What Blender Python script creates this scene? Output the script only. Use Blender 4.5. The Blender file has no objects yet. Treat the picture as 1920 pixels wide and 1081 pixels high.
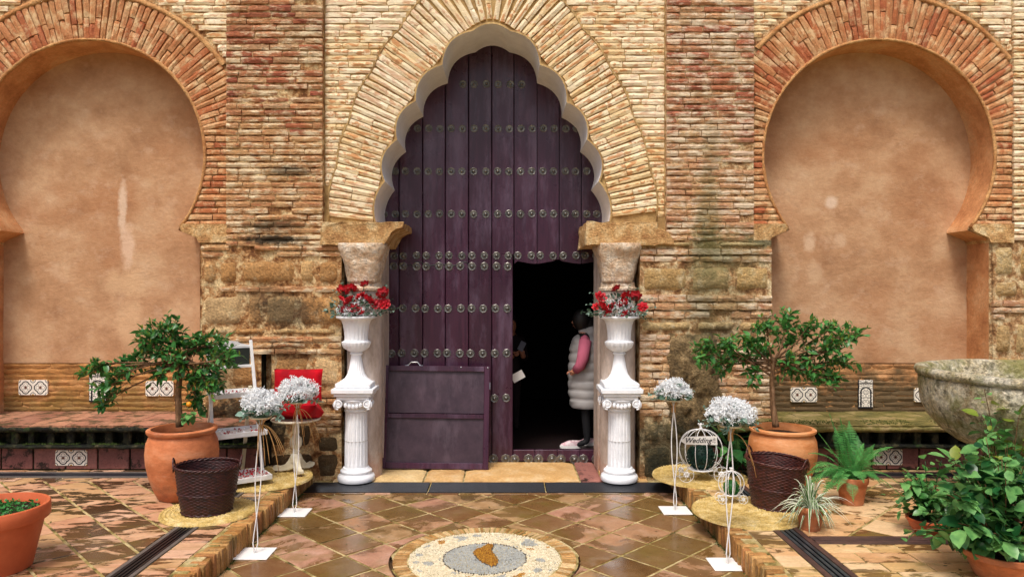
import bpy, bmesh, math, random
from mathutils import Vector, Matrix, noise
from mathutils.geometry import delaunay_2d_cdt
PI = math.pi
R = random.Random(7)
S = bpy.context.scene
COL = S.collection
# ------------------------------------------------------------------ camera, sky, sun, exposure
F, ZW, EYE, VX, VY = 1330.0, 6.85, 1.79, 949.0, 550.0
cam = bpy.data.objects.new('camera', bpy.data.cameras.new('camera'))
COL.objects.link(cam)
cam.data.sensor_width = 36
cam.data.lens = F / 1920 * 36
cam.data.shift_x = (960 - VX) / 1920
cam.data.shift_y = (VY - 540.5) / 1920
cam.location = (0, -ZW, EYE)
cam.rotation_euler = (math.radians(90), 0, 0)
cam.data.clip_end = 400
S.camera = cam
SUN_EL, SUN_AZ = math.radians(62), math.radians(200)     # azimuth measured clockwise from +Y
wd = bpy.data.worlds.new('World'); S.world = wd; wd.use_nodes = True
nt = wd.node_tree; bg = nt.nodes['Background']
sky = nt.nodes.new('ShaderNodeTexSky'); sky.sky_type = 'NISHITA'; sky.sun_disc = False
sky.sun_elevation = SUN_EL; sky.sun_rotation = SUN_AZ
sky.air_density = 0.7; sky.dust_density = 6.0; sky.ozone_density = 0.6; sky.altitude = 0
nt.links.new(sky.outputs[0], bg.inputs[0]); bg.inputs[1].default_value = 0.125
sl = bpy.data.lights.new('sun', 'SUN'); sl.energy = 1.5; sl.angle = math.radians(14); sl.color = (1, .96, .91)
sun = bpy.data.objects.new('sun', sl); COL.objects.link(sun)
d = Vector((math.sin(SUN_AZ) * math.cos(SUN_EL), math.cos(SUN_AZ) * math.cos(SUN_EL), math.sin(SUN_EL)))
sun.rotation_euler = (-d).to_track_quat('-Z', 'Y').to_euler(); sun.location = (0, 0, 12)
S.view_settings.view_transform = 'Standard'; S.view_settings.look = 'None'
S.view_settings.gamma = 1; S.view_settings.use_curve_mapping = False
S.view_settings.exposure = 0.38

# ------------------------------------------------------------------ small helpers
def W(px, py, Y=0.0):
    z = ZW + Y
    return Vector(((px - VX) * z / F, Y, EYE - (py - VY) * z / F))
def X(px, Y=0.0): return (px - VX) * (ZW + Y) / F
def H(py, Y=0.0): return EYE - (py - VY) * (ZW + Y) / F
def hx(s):
    c = [int(s[i:i + 2], 16) / 255 for i in (0, 2, 4)]
    return tuple((v / 12.92 if v <= .04045 else ((v + .055) / 1.055) ** 2.4) for v in c) + (1,)
def tag(o, label=None, cat=None, group=None, kind=None):
    for k, v in (('label', label), ('category', cat), ('group', group), ('kind', kind)):
        if v: o[k] = v
    return o
def empty(name, loc=(0, 0, 0), rz=0, label=None, cat=None, group=None, kind=None):
    o = bpy.data.objects.new(name, None); COL.objects.link(o)
    o.empty_display_size = .05
    o.location = loc; o.rotation_euler = (0, 0, rz)
    return tag(o, label, cat, group, kind)
def link(name, me, parent=None, loc=(0, 0, 0), rot=None, scale=None):
    o = bpy.data.objects.new(name, me); COL.objects.link(o)
    if parent: o.parent = parent
    o.location = loc
    if rot is not None: o.rotation_euler = rot
    if scale is not None: o.scale = scale
    return o
class MB:
    def __init__(s): s.v = []; s.f = []; s.m = []; s.cm = 0
    def add(s, vs, fs):
        b = len(s.v); s.v += [tuple(v) for v in vs]
        s.f += [tuple(b + i for i in f) for f in fs]; s.m += [s.cm] * len(fs); return s
    def box(s, x0, x1, y0, y1, z0, z1, M=None):
        vs = [Vector((x, y, z)) for x in (x0, x1) for y in (y0, y1) for z in (z0, z1)]
        if M: vs = [M @ v for v in vs]
        return s.add(vs, [(0, 1, 3, 2), (4, 6, 7, 5), (0, 4, 5, 1), (2, 3, 7, 6), (0, 2, 6, 4), (1, 5, 7, 3)])
    def bbox(s, x0, x1, y0, y1, z0, z1, b=.005, M=None):       # box with chamfered edges
        bm = bmesh.new()
        bmesh.ops.create_cube(bm, size=1)
        for v in bm.verts:
            v.co = Vector(((x0 + x1) / 2 + v.co.x * (x1 - x0), (y0 + y1) / 2 + v.co.y * (y1 - y0), (z0 + z1) / 2 + v.co.z * (z1 - z0)))
        bmesh.ops.bevel(bm, geom=bm.edges[:], offset=b, segments=1, affect='EDGES', profile=.5)
        vs = [M @ v.co if M else v.co.copy() for v in bm.verts]
        fs = [[v.index for v in f.verts] for f in bm.faces]
        bm.free(); return s.add(vs, fs)
    def tube(s, pts, r, n=6, cap=True):
        pts = [Vector(p) for p in pts]
        rs = r if isinstance(r, (list, tuple)) else [r] * len(pts)
        b = len(s.v); up = None
        for i, p in enumerate(pts):
            t = (pts[min(i + 1, len(pts) - 1)] - pts[max(i - 1, 0)])
            if t.length < 1e-9: t = Vector((0, 0, 1))
            t.normalize()
            if up is None: up = t.orthogonal().normalized()
            up = (up - t * up.dot(t))
            up = up.normalized() if up.length > 1e-6 else t.orthogonal().normalized()
            q = t.cross(up)
            for k in range(n):
                a = 2 * PI * k / n
                s.v.append(tuple(p + (up * math.cos(a) + q * math.sin(a)) * rs[i]))
        for i in range(len(pts) - 1):
            for k in range(n):
                k2 = (k + 1) % n
                s.f.append((b + i * n + k, b + i * n + k2, b + (i + 1) * n + k2, b + (i + 1) * n + k)); s.m.append(s.cm)
        if cap:
            s.f.append(tuple(b + k for k in range(n))[::-1]); s.m.append(s.cm)
            s.f.append(tuple(b + (len(pts) - 1) * n + k for k in range(n))); s.m.append(s.cm)
        return s
    def lathe(s, prof, n=32, c=(0, 0, 0), mod=None, sx=1, sy=1, closed=False):   # profile of (r, z)
        b = len(s.v)
        for (r, z) in prof:
            for k in range(n):
                a = 2 * PI * k / n
                rr = r * (mod(a, z, r) if mod else 1)
                s.v.append((c[0] + rr * math.cos(a) * sx, c[1] + rr * math.sin(a) * sy, c[2] + z))
        for i in range(len(prof) - 1):
            for k in range(n):
                k2 = (k + 1) % n
                s.f.append((b + i * n + k, b + i * n + k2, b + (i + 1) * n + k2, b + (i + 1) * n + k)); s.m.append(s.cm)
        if not closed:
            if prof[0][0] > 1e-4: s.f.append(tuple(b + k for k in range(n))[::-1]); s.m.append(s.cm)
            if prof[-1][0] > 1e-4: s.f.append(tuple(b + (len(prof) - 1) * n + k for k in range(n))); s.m.append(s.cm)
        return s
    def ball(s, c, r, n=8, m=6):
        r = r if isinstance(r, (tuple, list)) else (r, r, r)
        prof = [(max(1e-5, math.sin(PI * i / m)), -math.cos(PI * i / m)) for i in range(m + 1)]
        b = len(s.v); s.lathe(prof, n, closed=True)
        for i in range(b, len(s.v)):
            v = s.v[i]; s.v[i] = (c[0] + v[0] * r[0], c[1] + v[1] * r[1], c[2] + v[2] * r[2])
        return s
    def prism(s, poly, y0, y1):                                # polygon in x,z extruded along y
        n = len(poly); vs = [(x, y0, z) for x, z in poly] + [(x, y1, z) for x, z in poly]
        return s.add(vs, [tuple(range(n)), tuple(range(2 * n - 1, n - 1, -1))] + [(i, i + n, (i + 1) % n + n, (i + 1) % n) for i in range(n)])
    def xf(s, M, start=0):
        for i in range(start, len(s.v)): s.v[i] = tuple(M @ Vector(s.v[i]))
        return s
    def off(s, o):
        s.v = [(v[0] - o[0], v[1] - o[1], v[2] - o[2]) for v in s.v]; return s
    def mesh(s, name, mats, smooth=False):
        me = bpy.data.meshes.new(name); me.from_pydata(s.v, [], s.f)
        for m in (mats if isinstance(mats, (list, tuple)) else [mats]): me.materials.append(m)
        if s.cm or any(s.m):
            me.polygons.foreach_set('material_index', s.m)
        bm = bmesh.new(); bm.from_mesh(me); bmesh.ops.recalc_face_normals(bm, faces=bm.faces[:]); bm.to_mesh(me); bm.free()
        if smooth:
            me.polygons.foreach_set('use_smooth', [True] * len(me.polygons))
            if smooth != 'all': me.set_sharp_from_angle(angle=math.radians(smooth if smooth is not True else 40))
        return me
    def build(s, name, mats, parent=None, smooth=False, world=False, **k):
        if world and parent: s.off(parent.location)
        return link(name, s.mesh(name, mats, smooth), parent, **k)
def nz(x, y, z, sc=1.0): return noise.noise(Vector((x * sc, y * sc, z * sc)))
def inside(p, loop):
    x, z = p; c = False; j = len(loop) - 1
    for i in range(len(loop)):
        xi, zi = loop[i]; xj, zj = loop[j]
        if (zi > z) != (zj > z) and x < (xj - xi) * (z - zi) / (zj - zi) + xi: c = not c
        j = i
    return c
def sheet(name, mats, parent, outer, holes, Y, step, disp, scale=6.0, seed=0):
    """uneven mortar bed in the x,z plane with real openings"""
    pts, edges = [], []
    for lp in [outer] + holes:
        b = len(pts); dense = []
        for i in range(len(lp)):
            a, c = Vector(lp[i]), Vector(lp[(i + 1) % len(lp)])
            k = max(1, int((c - a).length / (step * 1.5)))
            dense += [a.lerp(c, j / k) for j in range(k)]
        pts += dense
        edges += [(b + i, b + (i + 1) % len(dense)) for i in range(len(dense))]
    nb = len(pts)
    x0 = min(p[0] for p in outer); x1 = max(p[0] for p in outer); z0 = min(p[1] for p in outer); z1 = max(p[1] for p in outer)
    rr = random.Random(seed); x = x0 + step * .5
    while x < x1:
        z = z0 + step * .5
        while z < z1:
            q = (x + rr.uniform(-.3, .3) * step, z + rr.uniform(-.3, .3) * step)
            if inside(q, outer) and not any(inside(q, h) for h in holes): pts.append(Vector(q))
            z += step
        x += step
    vs, es, fs, ov, oe, of = delaunay_2d_cdt(pts, edges, [], 0, 1e-5)
    keep = []
    for f in fs:
        c = (sum(vs[i][0] for i in f) / len(f), sum(vs[i][1] for i in f) / len(f))
        if inside(c, outer) and not any(inside(c, h) for h in holes): keep.append(tuple(f))
    isb = [any(o < nb for o in ol) for ol in ov]
    m = MB()
    m.add([(v[0], Y + (0 if isb[i] else disp * nz(v[0], seed, v[1], scale)), v[1]) for i, v in enumerate(vs)], keep)
    me = m.build(name, mats, parent, smooth='all', world=True)
    return me

# ------------------------------------------------------------------ materials
def nd(nt, t, ins=None, **props):
    n = nt.nodes.new('ShaderNode' + t)
    for k, v in props.items(): setattr(n, k, v)
    for k, v in (ins or {}).items():
        if isinstance(v, bpy.types.NodeSocket): nt.links.new(v, n.inputs[k])
        else: n.inputs[k].default_value = v
    return n
def newmat(name):
    m = bpy.data.materials.new(name); m.use_nodes = True
    nt = m.node_tree; return m, nt, nt.nodes['Principled BSDF']
def ramp(nt, fac, stops, interp='LINEAR'):
    r = nd(nt, 'ValToRGB', {0: fac}); cr = r.color_ramp; cr.interpolation = interp
    while len(cr.elements) < len(stops): cr.elements.new(1)
    for e, (p, c) in zip(cr.elements, stops):
        e.position = p; e.color = c if len(c) == 4 else tuple(c) + (1,)
    return r.outputs[0]
def mix(nt, fac, a, b, blend='MIX'):
    n = nd(nt, 'Mix', data_type='RGBA', blend_type=blend)
    for k, v in ((0, fac), (6, a), (7, b)):
        if isinstance(v, bpy.types.NodeSocket): nt.links.new(v, n.inputs[k])
        else: n.inputs[k].default_value = v
    return n.outputs[2]
def mth(nt, op, a, b=0.0, c=None, clamp=False):
    n = nd(nt, 'Math', operation=op, use_clamp=clamp)
    for k, v in ((0, a), (1, b)) + (((2, c),) if c is not None else ()):
        if isinstance(v, bpy.types.NodeSocket): nt.links.new(v, n.inputs[k])
        else: n.inputs[k].default_value = v
    return n.outputs[0]
def nse(nt, vec, scale, detail=4, rough=.6, dist=0):
    return nd(nt, 'TexNoise', {'Vector': vec, 'Scale': scale, 'Detail': detail, 'Roughness': rough, 'Distortion': dist}).outputs[0]
def mrange(nt, v, a, b, c=0.0, d=1.0, smooth=False):
    n = nd(nt, 'MapRange', {0: v, 1: a, 2: b, 3: c, 4: d}, clamp=True)
    if smooth: n.interpolation_type = 'SMOOTHSTEP'
    return n.outputs[0]
def wpos(nt, stretch=(1, 1, 1)):
    g = nd(nt, 'NewGeometry').outputs['Position']
    if stretch != (1, 1, 1):
        g = nd(nt, 'VectorMath', {0: g, 1: stretch}, operation='MULTIPLY').outputs[0]
    return g
def blob(nt, pos, cx, cz, rx, rz, nscale=14, rag=.9):
    v = nd(nt, 'VectorMath', {0: pos, 1: (-cx, 0, -cz)}, operation='ADD').outputs[0]
    v = nd(nt, 'VectorMath', {0: v, 1: (1 / rx, 0, 1 / rz)}, operation='MULTIPLY').outputs[0]
    l = nd(nt, 'VectorMath', {0: v}, operation='LENGTH').outputs['Value']
    n = nse(nt, pos, nscale, 5, .7)
    l = mth(nt, 'ADD', l, mth(nt, 'MULTIPLY', mth(nt, 'SUBTRACT', n, .5), rag * 2))
    return mrange(nt, l, 1.15, .55, 0, 1)
def surf(name, stops, scale=6, rand=None, var=.25, rough=.85, bump=.3, bscale=60, bdist=.01, smear=None, stains=(), stretch=(1, 1, 1),
         detail=6, spec=.3, fine=.35, coat=0, wet=None, low=None, zone=None, patch=None):
    """weathered masonry/earth material in world space. rand: colours picked per object. stains: (px,py,rpx,rpy,hex,strength[,nscale])"""
    m, nt, P = newmat(name)
    pos = wpos(nt, stretch)
    c = ramp(nt, nse(nt, pos, scale, detail, .65), stops)
    oi = nd(nt, 'ObjectInfo').outputs['Random']
    if rand:
        n = len(rand)
        rc = ramp(nt, oi, [(i / n, q) for i, q in enumerate(rand)], 'CONSTANT')
        c = mix(nt, .62, c, rc)
    if var:
        r2 = mth(nt, 'FRACT', mth(nt, 'MULTIPLY', oi, 37.31))
        k = mth(nt, 'MULTIPLY_ADD', r2, var * 2, 1 - var)
        c = mix(nt, 1.0, c, nd(nt, 'CombineXYZ', {0: k, 1: k, 2: k}).outputs[0], 'MULTIPLY')
    if zone:      # older, paler bricks below a wavering line
        zz = nd(nt, 'SeparateXYZ', {0: wpos(nt)}).outputs[2]
        e = mth(nt, 'ADD', zz, mth(nt, 'MULTIPLY', mth(nt, 'SUBTRACT', nse(nt, wpos(nt), 1.8, 4, .6), .5), 1.6))
        c = mix(nt, mth(nt, 'MULTIPLY', mrange(nt, e, zone[0] + .12, zone[0] - .12), zone[2]), c, hx(zone[1]))
    fn = nse(nt, pos, bscale, 5, .7)
    k = mrange(nt, fn, .3, .7, 1 - fine, 1 + fine * .5)
    c = mix(nt, 1.0, c, nd(nt, 'CombineXYZ', {0: k, 1: k, 2: k}).outputs[0], 'MULTIPLY')
    if patch:     # bare brick showing through the lime skin, elongated along each brick
        ob = nd(nt, 'TexCoord').outputs['Object']
        ov = nd(nt, 'VectorMath', {0: ob, 1: nd(nt, 'CombineXYZ', {0: mth(nt, 'MULTIPLY', oi, 83.0), 2: mth(nt, 'MULTIPLY', oi, 47.0)}).outputs[0]}, operation='ADD').outputs[0]
        ov = nd(nt, 'VectorMath', {0: ov, 1: (1.5, .2, .8)}, operation='MULTIPLY').outputs[0]
        pn = nse(nt, ov, 1.5, 3, .6)
        sp_ = nd(nt, 'SeparateXYZ', {0: ob}); e1 = mth(nt, 'MULTIPLY', mth(nt, 'ABSOLUTE', sp_.outputs[2]), .22)
        f = mth(nt, 'MULTIPLY', mrange(nt, mth(nt, 'SUBTRACT', pn, e1), patch[1], patch[1] + .06), patch[2])
        c = mix(nt, f, c, mix(nt, nse(nt, pos, 30, 3), hx(patch[0]), hx(patch[3])))
    for sm in (smear or ()):
        col, sc, lo, hi, amt = sm
        f = mth(nt, 'MULTIPLY', mrange(nt, nse(nt, pos, sc, 6, .7), lo, hi), amt)
        c = mix(nt, f, c, col)
    p0 = wpos(nt)
    for st in stains:
        px, py, rx, rz, col, amt = st[:6]
        f = blob(nt, p0, X(px), H(py), rx / 194.2, rz / 194.2, st[6] if len(st) > 6 else 12)
        c = mix(nt, mth(nt, 'MULTIPLY', f, amt), c, hx(col))
    rs = rough
    if low:       # moss and grime that climbs from the damp floor: (height, colour, amount)
        hh, col, amt = low
        z = nd(nt, 'SeparateXYZ', {0: p0}).outputs[2]
        e = mth(nt, 'ADD', z, mth(nt, 'MULTIPLY', mth(nt, 'SUBTRACT', nse(nt, p0, 5, 6, .75), .5), 1.3))
        f = mth(nt, 'MULTIPLY', mrange(nt, e, hh + .15, hh - .15), amt)
        c = mix(nt, f, c, hx(col))
    nt.links.new(c, P.inputs['Base Color'])
    P.inputs['Roughness'].default_value = rs
    P.inputs['Specular IOR Level'].default_value = spec
    if coat: P.inputs['Coat Weight'].default_value = coat; P.inputs['Coat Roughness'].default_value = .15
    hgt = mth(nt, 'ADD', fn, mth(nt, 'MULTIPLY', nse(nt, pos, bscale * .3, 4, .6), 1.2))
    b = nd(nt, 'Bump', {'Height': hgt, 'Strength': bump, 'Distance': bdist})
    nt.links.new(b.outputs[0], P.inputs['Normal'])
    return m
def plain(name, col, rough=.5, metal=0, var=0, bump=0, bscale=80, spec=.5, vscale=8, coat=0, trans=0, col2=None, objrand=False, sss=0):
    m, nt, P = newmat(name)
    P.inputs['Roughness'].default_value = rough; P.inputs['Metallic'].default_value = metal
    P.inputs['Specular IOR Level'].default_value = spec
    P.inputs['Coat Weight'].default_value = coat
    col = hx(col) if isinstance(col, str) else col
    col2 = (hx(col2) if isinstance(col2, str) else col2) or tuple(v * (1 - var) for v in col[:3]) + (1,)
    tc = nd(nt, 'TexCoord').outputs['Object']
    oi = nd(nt, 'ObjectInfo').outputs['Random']
    vv = nd(nt, 'VectorMath', {0: tc, 1: nd(nt, 'CombineXYZ', {0: mth(nt, 'MULTIPLY', oi, 31.0)}).outputs[0]}, operation='ADD').outputs[0]
    f = mrange(nt, nse(nt, vv, vscale, 5, .65), .35, .65)
    if objrand: f = mth(nt, 'ADD', mth(nt, 'MULTIPLY', f, .4), mth(nt, 'MULTIPLY', oi, .7), clamp=True)
    nt.links.new(mix(nt, f, col, col2), P.inputs['Base Color'])
    if bump:
        b = nd(nt, 'Bump', {'Height': nse(nt, vv, bscale, 5, .65), 'Strength': bump, 'Distance': .004})
        nt.links.new(b.outputs[0], P.inputs['Normal'])
    if trans:
        P.inputs['Subsurface Weight'].default_value = trans; P.inputs['Subsurface Radius'].default_value = (.01, .02, .005)
        P.inputs['Subsurface Scale'].default_value = .5
    return m
def leafmat(name, a, b, rough=.4, ):
    """leaf: two greens by object and by face position, some light through it"""
    m, nt, P = newmat(name)
    pos = wpos(nt); oi = nd(nt, 'ObjectInfo').outputs['Random']
    wn = nd(nt, 'TexNoise', {'Vector': pos, 'Scale': 22.0, 'Detail': 3.0}).outputs[0]
    f = mth(nt, 'ADD', mth(nt, 'MULTIPLY', mrange(nt, wn, .3, .7), .7), mth(nt, 'MULTIPLY', oi, .4), clamp=True)
    c = mix(nt, f, hx(a), hx(b))
    nt.links.new(c, P.inputs['Base Color']); P.inputs['Roughness'].default_value = rough
    P.inputs['Specular IOR Level'].default_value = .4
    tr = nd(nt, 'BsdfTranslucent', {0: c})
    mx = nd(nt, 'MixShader', {0: .25, 1: P.outputs[0], 2: tr.outputs[0]})
    nt.links.new(mx.outputs[0], nt.nodes['Material Output'].inputs[0])
    return m

L_STAIN = [(545, 322, 46, 12, '3a3020', .7, 20), (512, 424, 60, 12, '3a3020', .7, 20), (515, 450, 64, 11, '24221a', .9, 16), (545, 585, 66, 34, '38352a', .7, 22),
           (500, 560, 44, 30, '5a4e38', .5, 22), (403, 448, 32, 8, '2c3c26', .7), (470, 785, 100, 60, '1a1a12', .85, 18), (430, 700, 26, 70, '4a4230', .4, 18), (540, 660, 46, 24, '3c3826', .45, 18)]
R_STAIN = [(1325, 410, 26, 90, '6a6836', .5, 18), (1330, 480, 46, 60, '5c6036', .55, 18), (1345, 560, 66, 50, '6e6a42', .4, 18), (1345, 625, 42, 24, '3a3a28', .6, 20),
           (1250, 835, 74, 64, '2a2f20', .85, 16), (1425, 455, 34, 9, '343e2a', .75), (1385, 470, 50, 45, '7c7c52', .4, 16), (1330, 285, 18, 60, '8a7850', .4, 16), (1310, 560, 30, 150, '6c6844', .35, 14)]
PALE_STOPS = [(.30, hx('bb8550')), (.42, hx('d9ac74')), (.5, hx('edd09a')), (.7, hx('f4dfb4'))]
M = {}
M['brick_pale'] = surf('pale brick', [(.36, hx('dcb67e')), (.5, hx('f0d8a6')), (.7, hx('f8e8c4'))], 10, rand=[hx('f2dcae'), hx('f6e4bc'), hx('e8c690'), hx('f6e6c4'), hx('ecd09c'), hx('f8eaca')],
    var=.06, bump=.6, bscale=90, stretch=(.5, 1, 1.5), smear=[(hx('fbf0d6'), 1.1, .48, .58, .45), (hx('fbf0d6'), 9, .55, .64, .4)], fine=.25, patch=('b4703c', .46, .85, 'd49860'))
M['mortar_pale'] = surf('pale lime mortar', [(.3, hx('8c6a40')), (.6, hx('c8a870'))], 5, var=0, bump=.6, bscale=70, fine=.25)  # darkened so the joints carry painted occlusion
red = [hx('b06444'), hx('c8825a'), hx('d6a06c'), hx('ac5840'), hx('dcb484'), hx('c48e64'), hx('e2c496'), hx('9c4a3a')]
M['brick_red'] = surf('worn red brick', [(.3, hx('8e4a34')), (.5, hx('c48660')), (.7, hx('e4c090'))], 9, rand=red, var=.16, bump=1.0, bscale=60, bdist=.022,
    stretch=(.6, 1, 1.3), smear=[(hx('f0deb8'), 9, .49, .60, .8), (hx('9a3f3a'), 1.6, .58, .76, .2), (hx('4a3220'), 14, .62, .70, .5)], stains=L_STAIN, fine=.4, low=(.45, '2c2418', .8), zone=(3.5, 'ddb178', .58), patch=('a8583a', .50, .6, 'c07c50'))
M['brick_redr'] = surf('worn red brick with moss streaks', [(.3, hx('984e38')), (.5, hx('ce9068')), (.7, hx('ecca9c'))], 9, rand=red, var=.14, bump=1.0, bscale=60, bdist=.022,
    stretch=(.6, 1, 1.3), smear=[(hx('f0dfc0'), 8, .47, .58, .85), (hx('bc706c'), 1.6, .5, .72, .4), (hx('4a3626'), 14, .63, .70, .45)], stains=R_STAIN, fine=.4, zone=(3.3, 'dfb884', .6), patch=('b4684a', .52, .55, 'cc8c64'))
M['mortar_warm'] = surf('warm lime mortar', [(.36, hx('7a4c2a')), (.47, hx('bc8a56')), (.6, hx('ecd09c'))], 11, var=0, bump=1.0, bscale=55, bdist=.02, stains=L_STAIN, fine=.5)  # dark brown stops paint occlusion into the joints, cream is bare lime
M['mortar_warmr'] = surf('warm lime mortar with moss', [(.36, hx('7e5634')), (.47, hx('c09464')), (.6, hx('f0d9aa'))], 11, var=0, bump=1.0, bscale=55, bdist=.02, stains=R_STAIN, fine=.5)  # joint occlusion painted in by the dark stops, moss by the stains
M['brick_arch'] = surf('orange arch brick', [(.3, hx('ac643c')), (.5, hx('cc8c5a')), (.7, hx('e2b888'))], 8, rand=[hx('c88a5c'), hx('bc6a42'), hx('d6a06e'), hx('dcb080'), hx('cc9060'), hx('b0583a'), hx('d89c68')],
    var=.10, bump=.8, bscale=80, bdist=.014, smear=[(hx('ecd0a0'), 8, .50, .62, .65)], fine=.35, patch=('a8552e', .50, .5, 'c47a48'))
M['mortar_arch'] = surf('arch mortar', [(.3, hx('b3703c')), (.6, hx('deab70'))], 6, var=0, bump=.9, bscale=60, bdist=.015, fine=.4)
M['stone'] = surf('rough sandstone', [(.3, hx('a87844')), (.5, hx('cd9f66')), (.7, hx('e4c690'))], 5, rand=[hx('cf9f68'), hx('d9b47c'), hx('bd8a52'), hx('e0c290')], var=.1, bump=1.0, bscale=45, bdist=.025,
    smear=[(hx('eedfb8'), 10, .58, .7, .5)], stains=L_STAIN, fine=.5, low=(.62, '241f14', .85))
M['stoner'] = surf('rough sandstone with moss', [(.3, hx('a8814e')), (.5, hx('cba76e')), (.7, hx('e4cc98'))], 5, rand=[hx('cfaa74'), hx('d9bc86'), hx('bd9a62'), hx('e0c898')], var=.1, bump=1.0, bscale=45, bdist=.025,
    smear=[(hx('ece0bc'), 10, .56, .7, .5)], stains=R_STAIN, fine=.5, low=(.3, '23251a', .85))
M['rubble'] = surf('lichen grey rubble mortar', [(.35, hx('5a4a32')), (.5, hx('8c7550')), (.65, hx('b59b70'))], 9, var=0, bump=1.0, bscale=40, bdist=.04, stains=R_STAIN, fine=.6, low=(.35, '1e2216', .8))
M['plaster'] = surf('ochre plaster', [(.30, hx('a47a58')), (.46, hx('bb916c')), (.56, hx('c69f7a')), (.72, hx('d0ae8a'))], 2.0, var=0, bump=.6, stretch=(1, 1, 1.25), bscale=24, bdist=.010, fine=.09, detail=9, spec=.2,
    smear=[(hx('a4683e'), .9, .48, .70, .45), (hx('dabda0'), 5, .54, .72, .35), (hx('7c5c44'), 4.5, .60, .74, .28), (hx('8a5a38'), 26, .70, .74, .4), (hx('5a4230'), 60, .76, .79, .6)],
    stains=[(195, 385, 9, 60, 'e0c6ac', .75, 9), (205, 455, 15, 45, 'dcbca0', .75, 9), (205, 530, 50, 26, 'd8b48c', .55, 7), (210, 610, 26, 55, 'd8b28a', .5, 7), (1588, 372, 13, 13, 'e0c8b0', .7, 3),
            (1545, 450, 12, 22, 'e2c6a8', .5), (1555, 510, 18, 25, 'dcbd9a', .4), (1605, 445, 14, 16, 'e2c6a8', .35)])
M['plaster_edge'] = surf('ochre reveal', [(.3, hx('b0754a')), (.5, hx('cf9462')), (.7, hx('dcae80'))], 4, var=0, bump=.5, bscale=40, bdist=.01, fine=.2)
M['painted_brick'] = surf('orange washed brick', [(.3, hx('9a6a3a')), (.45, hx('be864c')), (.6, hx('cf9a66'))], 4, var=.03, bump=.6, bscale=45, bdist=.012, fine=.3, stretch=(.8, 1, 1.6),
    low=(.80, '55511e', .55))
M['painted_dark'] = surf('grimy washed brick', [(.3, hx('a87448')), (.5, hx('be8a58')), (.65, hx('cc9c6c'))], 4, var=.03, bump=.6, bscale=45, bdist=.012, fine=.4, stretch=(.8, 1, 1.6), low=(.95, '4a4430', .85))
M['white_stucco'] = surf('white stucco', [(.3, hx('e2dfdc')), (.6, hx('f6f4f2'))], 3, var=0, bump=.15, bscale=40, fine=.06, rough=.7)
M['capital'] = surf('eroded pale stone', [(.3, hx('cfa47c')), (.5, hx('ecd2b2')), (.68, hx('faeedc'))], 12, var=.05, bump=1.0, bscale=40, bdist=.03, fine=.4)
M['impost'] = surf('honey sandstone', [(.3, hx('a87444')), (.5, hx('d8ac72')), (.66, hx('f0d6a4'))], 8, var=.05, bump=1.0, bscale=50, bdist=.02, fine=.45)
M['marble'] = surf('veined pinkish marble', [(.3, hx('9c8878')), (.5, hx('c3b2a4')), (.7, hx('dccfc6'))], 4, var=.05, bump=.3, bscale=40, fine=.2, rough=.5, stretch=(1, 1, .4), low=(.1, 'a8643a', .5))
M['threshold'] = surf('worn cream threshold stone', [(.3, hx('a87440')), (.5, hx('e0bd84')), (.65, hx('f6e6c0'))], 5, rand=[hx('e8cb92'), hx('f4e2b8'), hx('d4a668')], var=.05, bump=.5, bscale=40, fine=.2, rough=.35)
def tile_mat(name, pal, stops, wetcol, lo, hi, sc, stretch=(1, 1, 1), wr=.1, dr=.55, moss=None, wetamt=.85, pt=.14):
    m, nt, P = newmat(name)
    pos = wpos(nt, stretch); oi = nd(nt, 'ObjectInfo').outputs['Random']
    n = len(pal)
    c = mix(nt, .6, ramp(nt, nse(nt, pos, 7, 6, .7), stops), ramp(nt, oi, [(i / n, q) for i, q in enumerate(pal)], 'CONSTANT'))
    fn = nse(nt, pos, 70, 5, .7); k = mrange(nt, fn, .3, .7, .8, 1.15)
    c = mix(nt, 1, c, nd(nt, 'CombineXYZ', {0: k, 1: k, 2: k}).outputs[0], 'MULTIPLY')
    off = nd(nt, 'VectorMath', {0: pos, 1: nd(nt, 'CombineXYZ', {0: mth(nt, 'MULTIPLY', oi, 9.0), 1: mth(nt, 'MULTIPLY', oi, 5.0)}).outputs[0]}, operation='ADD').outputs[0]
    wn = mth(nt, 'ADD', mth(nt, 'MULTIPLY', nse(nt, off, sc, 5, .6, .5), .6), mth(nt, 'MULTIPLY', nse(nt, pos, sc * .35, 3, .5), .4))
    wn = mth(nt, 'ADD', wn, mth(nt, 'MULTIPLY', mth(nt, 'SUBTRACT', mth(nt, 'FRACT', mth(nt, 'MULTIPLY', oi, 17.7)), .5), pt))
    w = mrange(nt, wn, lo, hi)
    c2 = mix(nt, 1, c, wetcol, 'MULTIPLY')
    c = mix(nt, mth(nt, 'MULTIPLY', w, wetamt), c, c2)
    if moss:
        c = mix(nt, mth(nt, 'MULTIPLY', mrange(nt, nse(nt, pos, 3.3, 6, .7), .52, .66), moss[1]), c, moss[0])
    nt.links.new(c, P.inputs['Base Color'])
    nt.links.new(mth(nt, 'MULTIPLY_ADD', w, wr - dr, dr), P.inputs['Roughness'])
    P.inputs['Specular IOR Level'].default_value = .5
    b = nd(nt, 'Bump', {'Height': mth(nt, 'ADD', mth(nt, 'MULTIPLY', fn, .4), nse(nt, pos, 9, 3, .5)), 'Strength': .25, 'Distance': .006})
    nt.links.new(b.outputs[0], P.inputs['Normal'])
    return m
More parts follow.
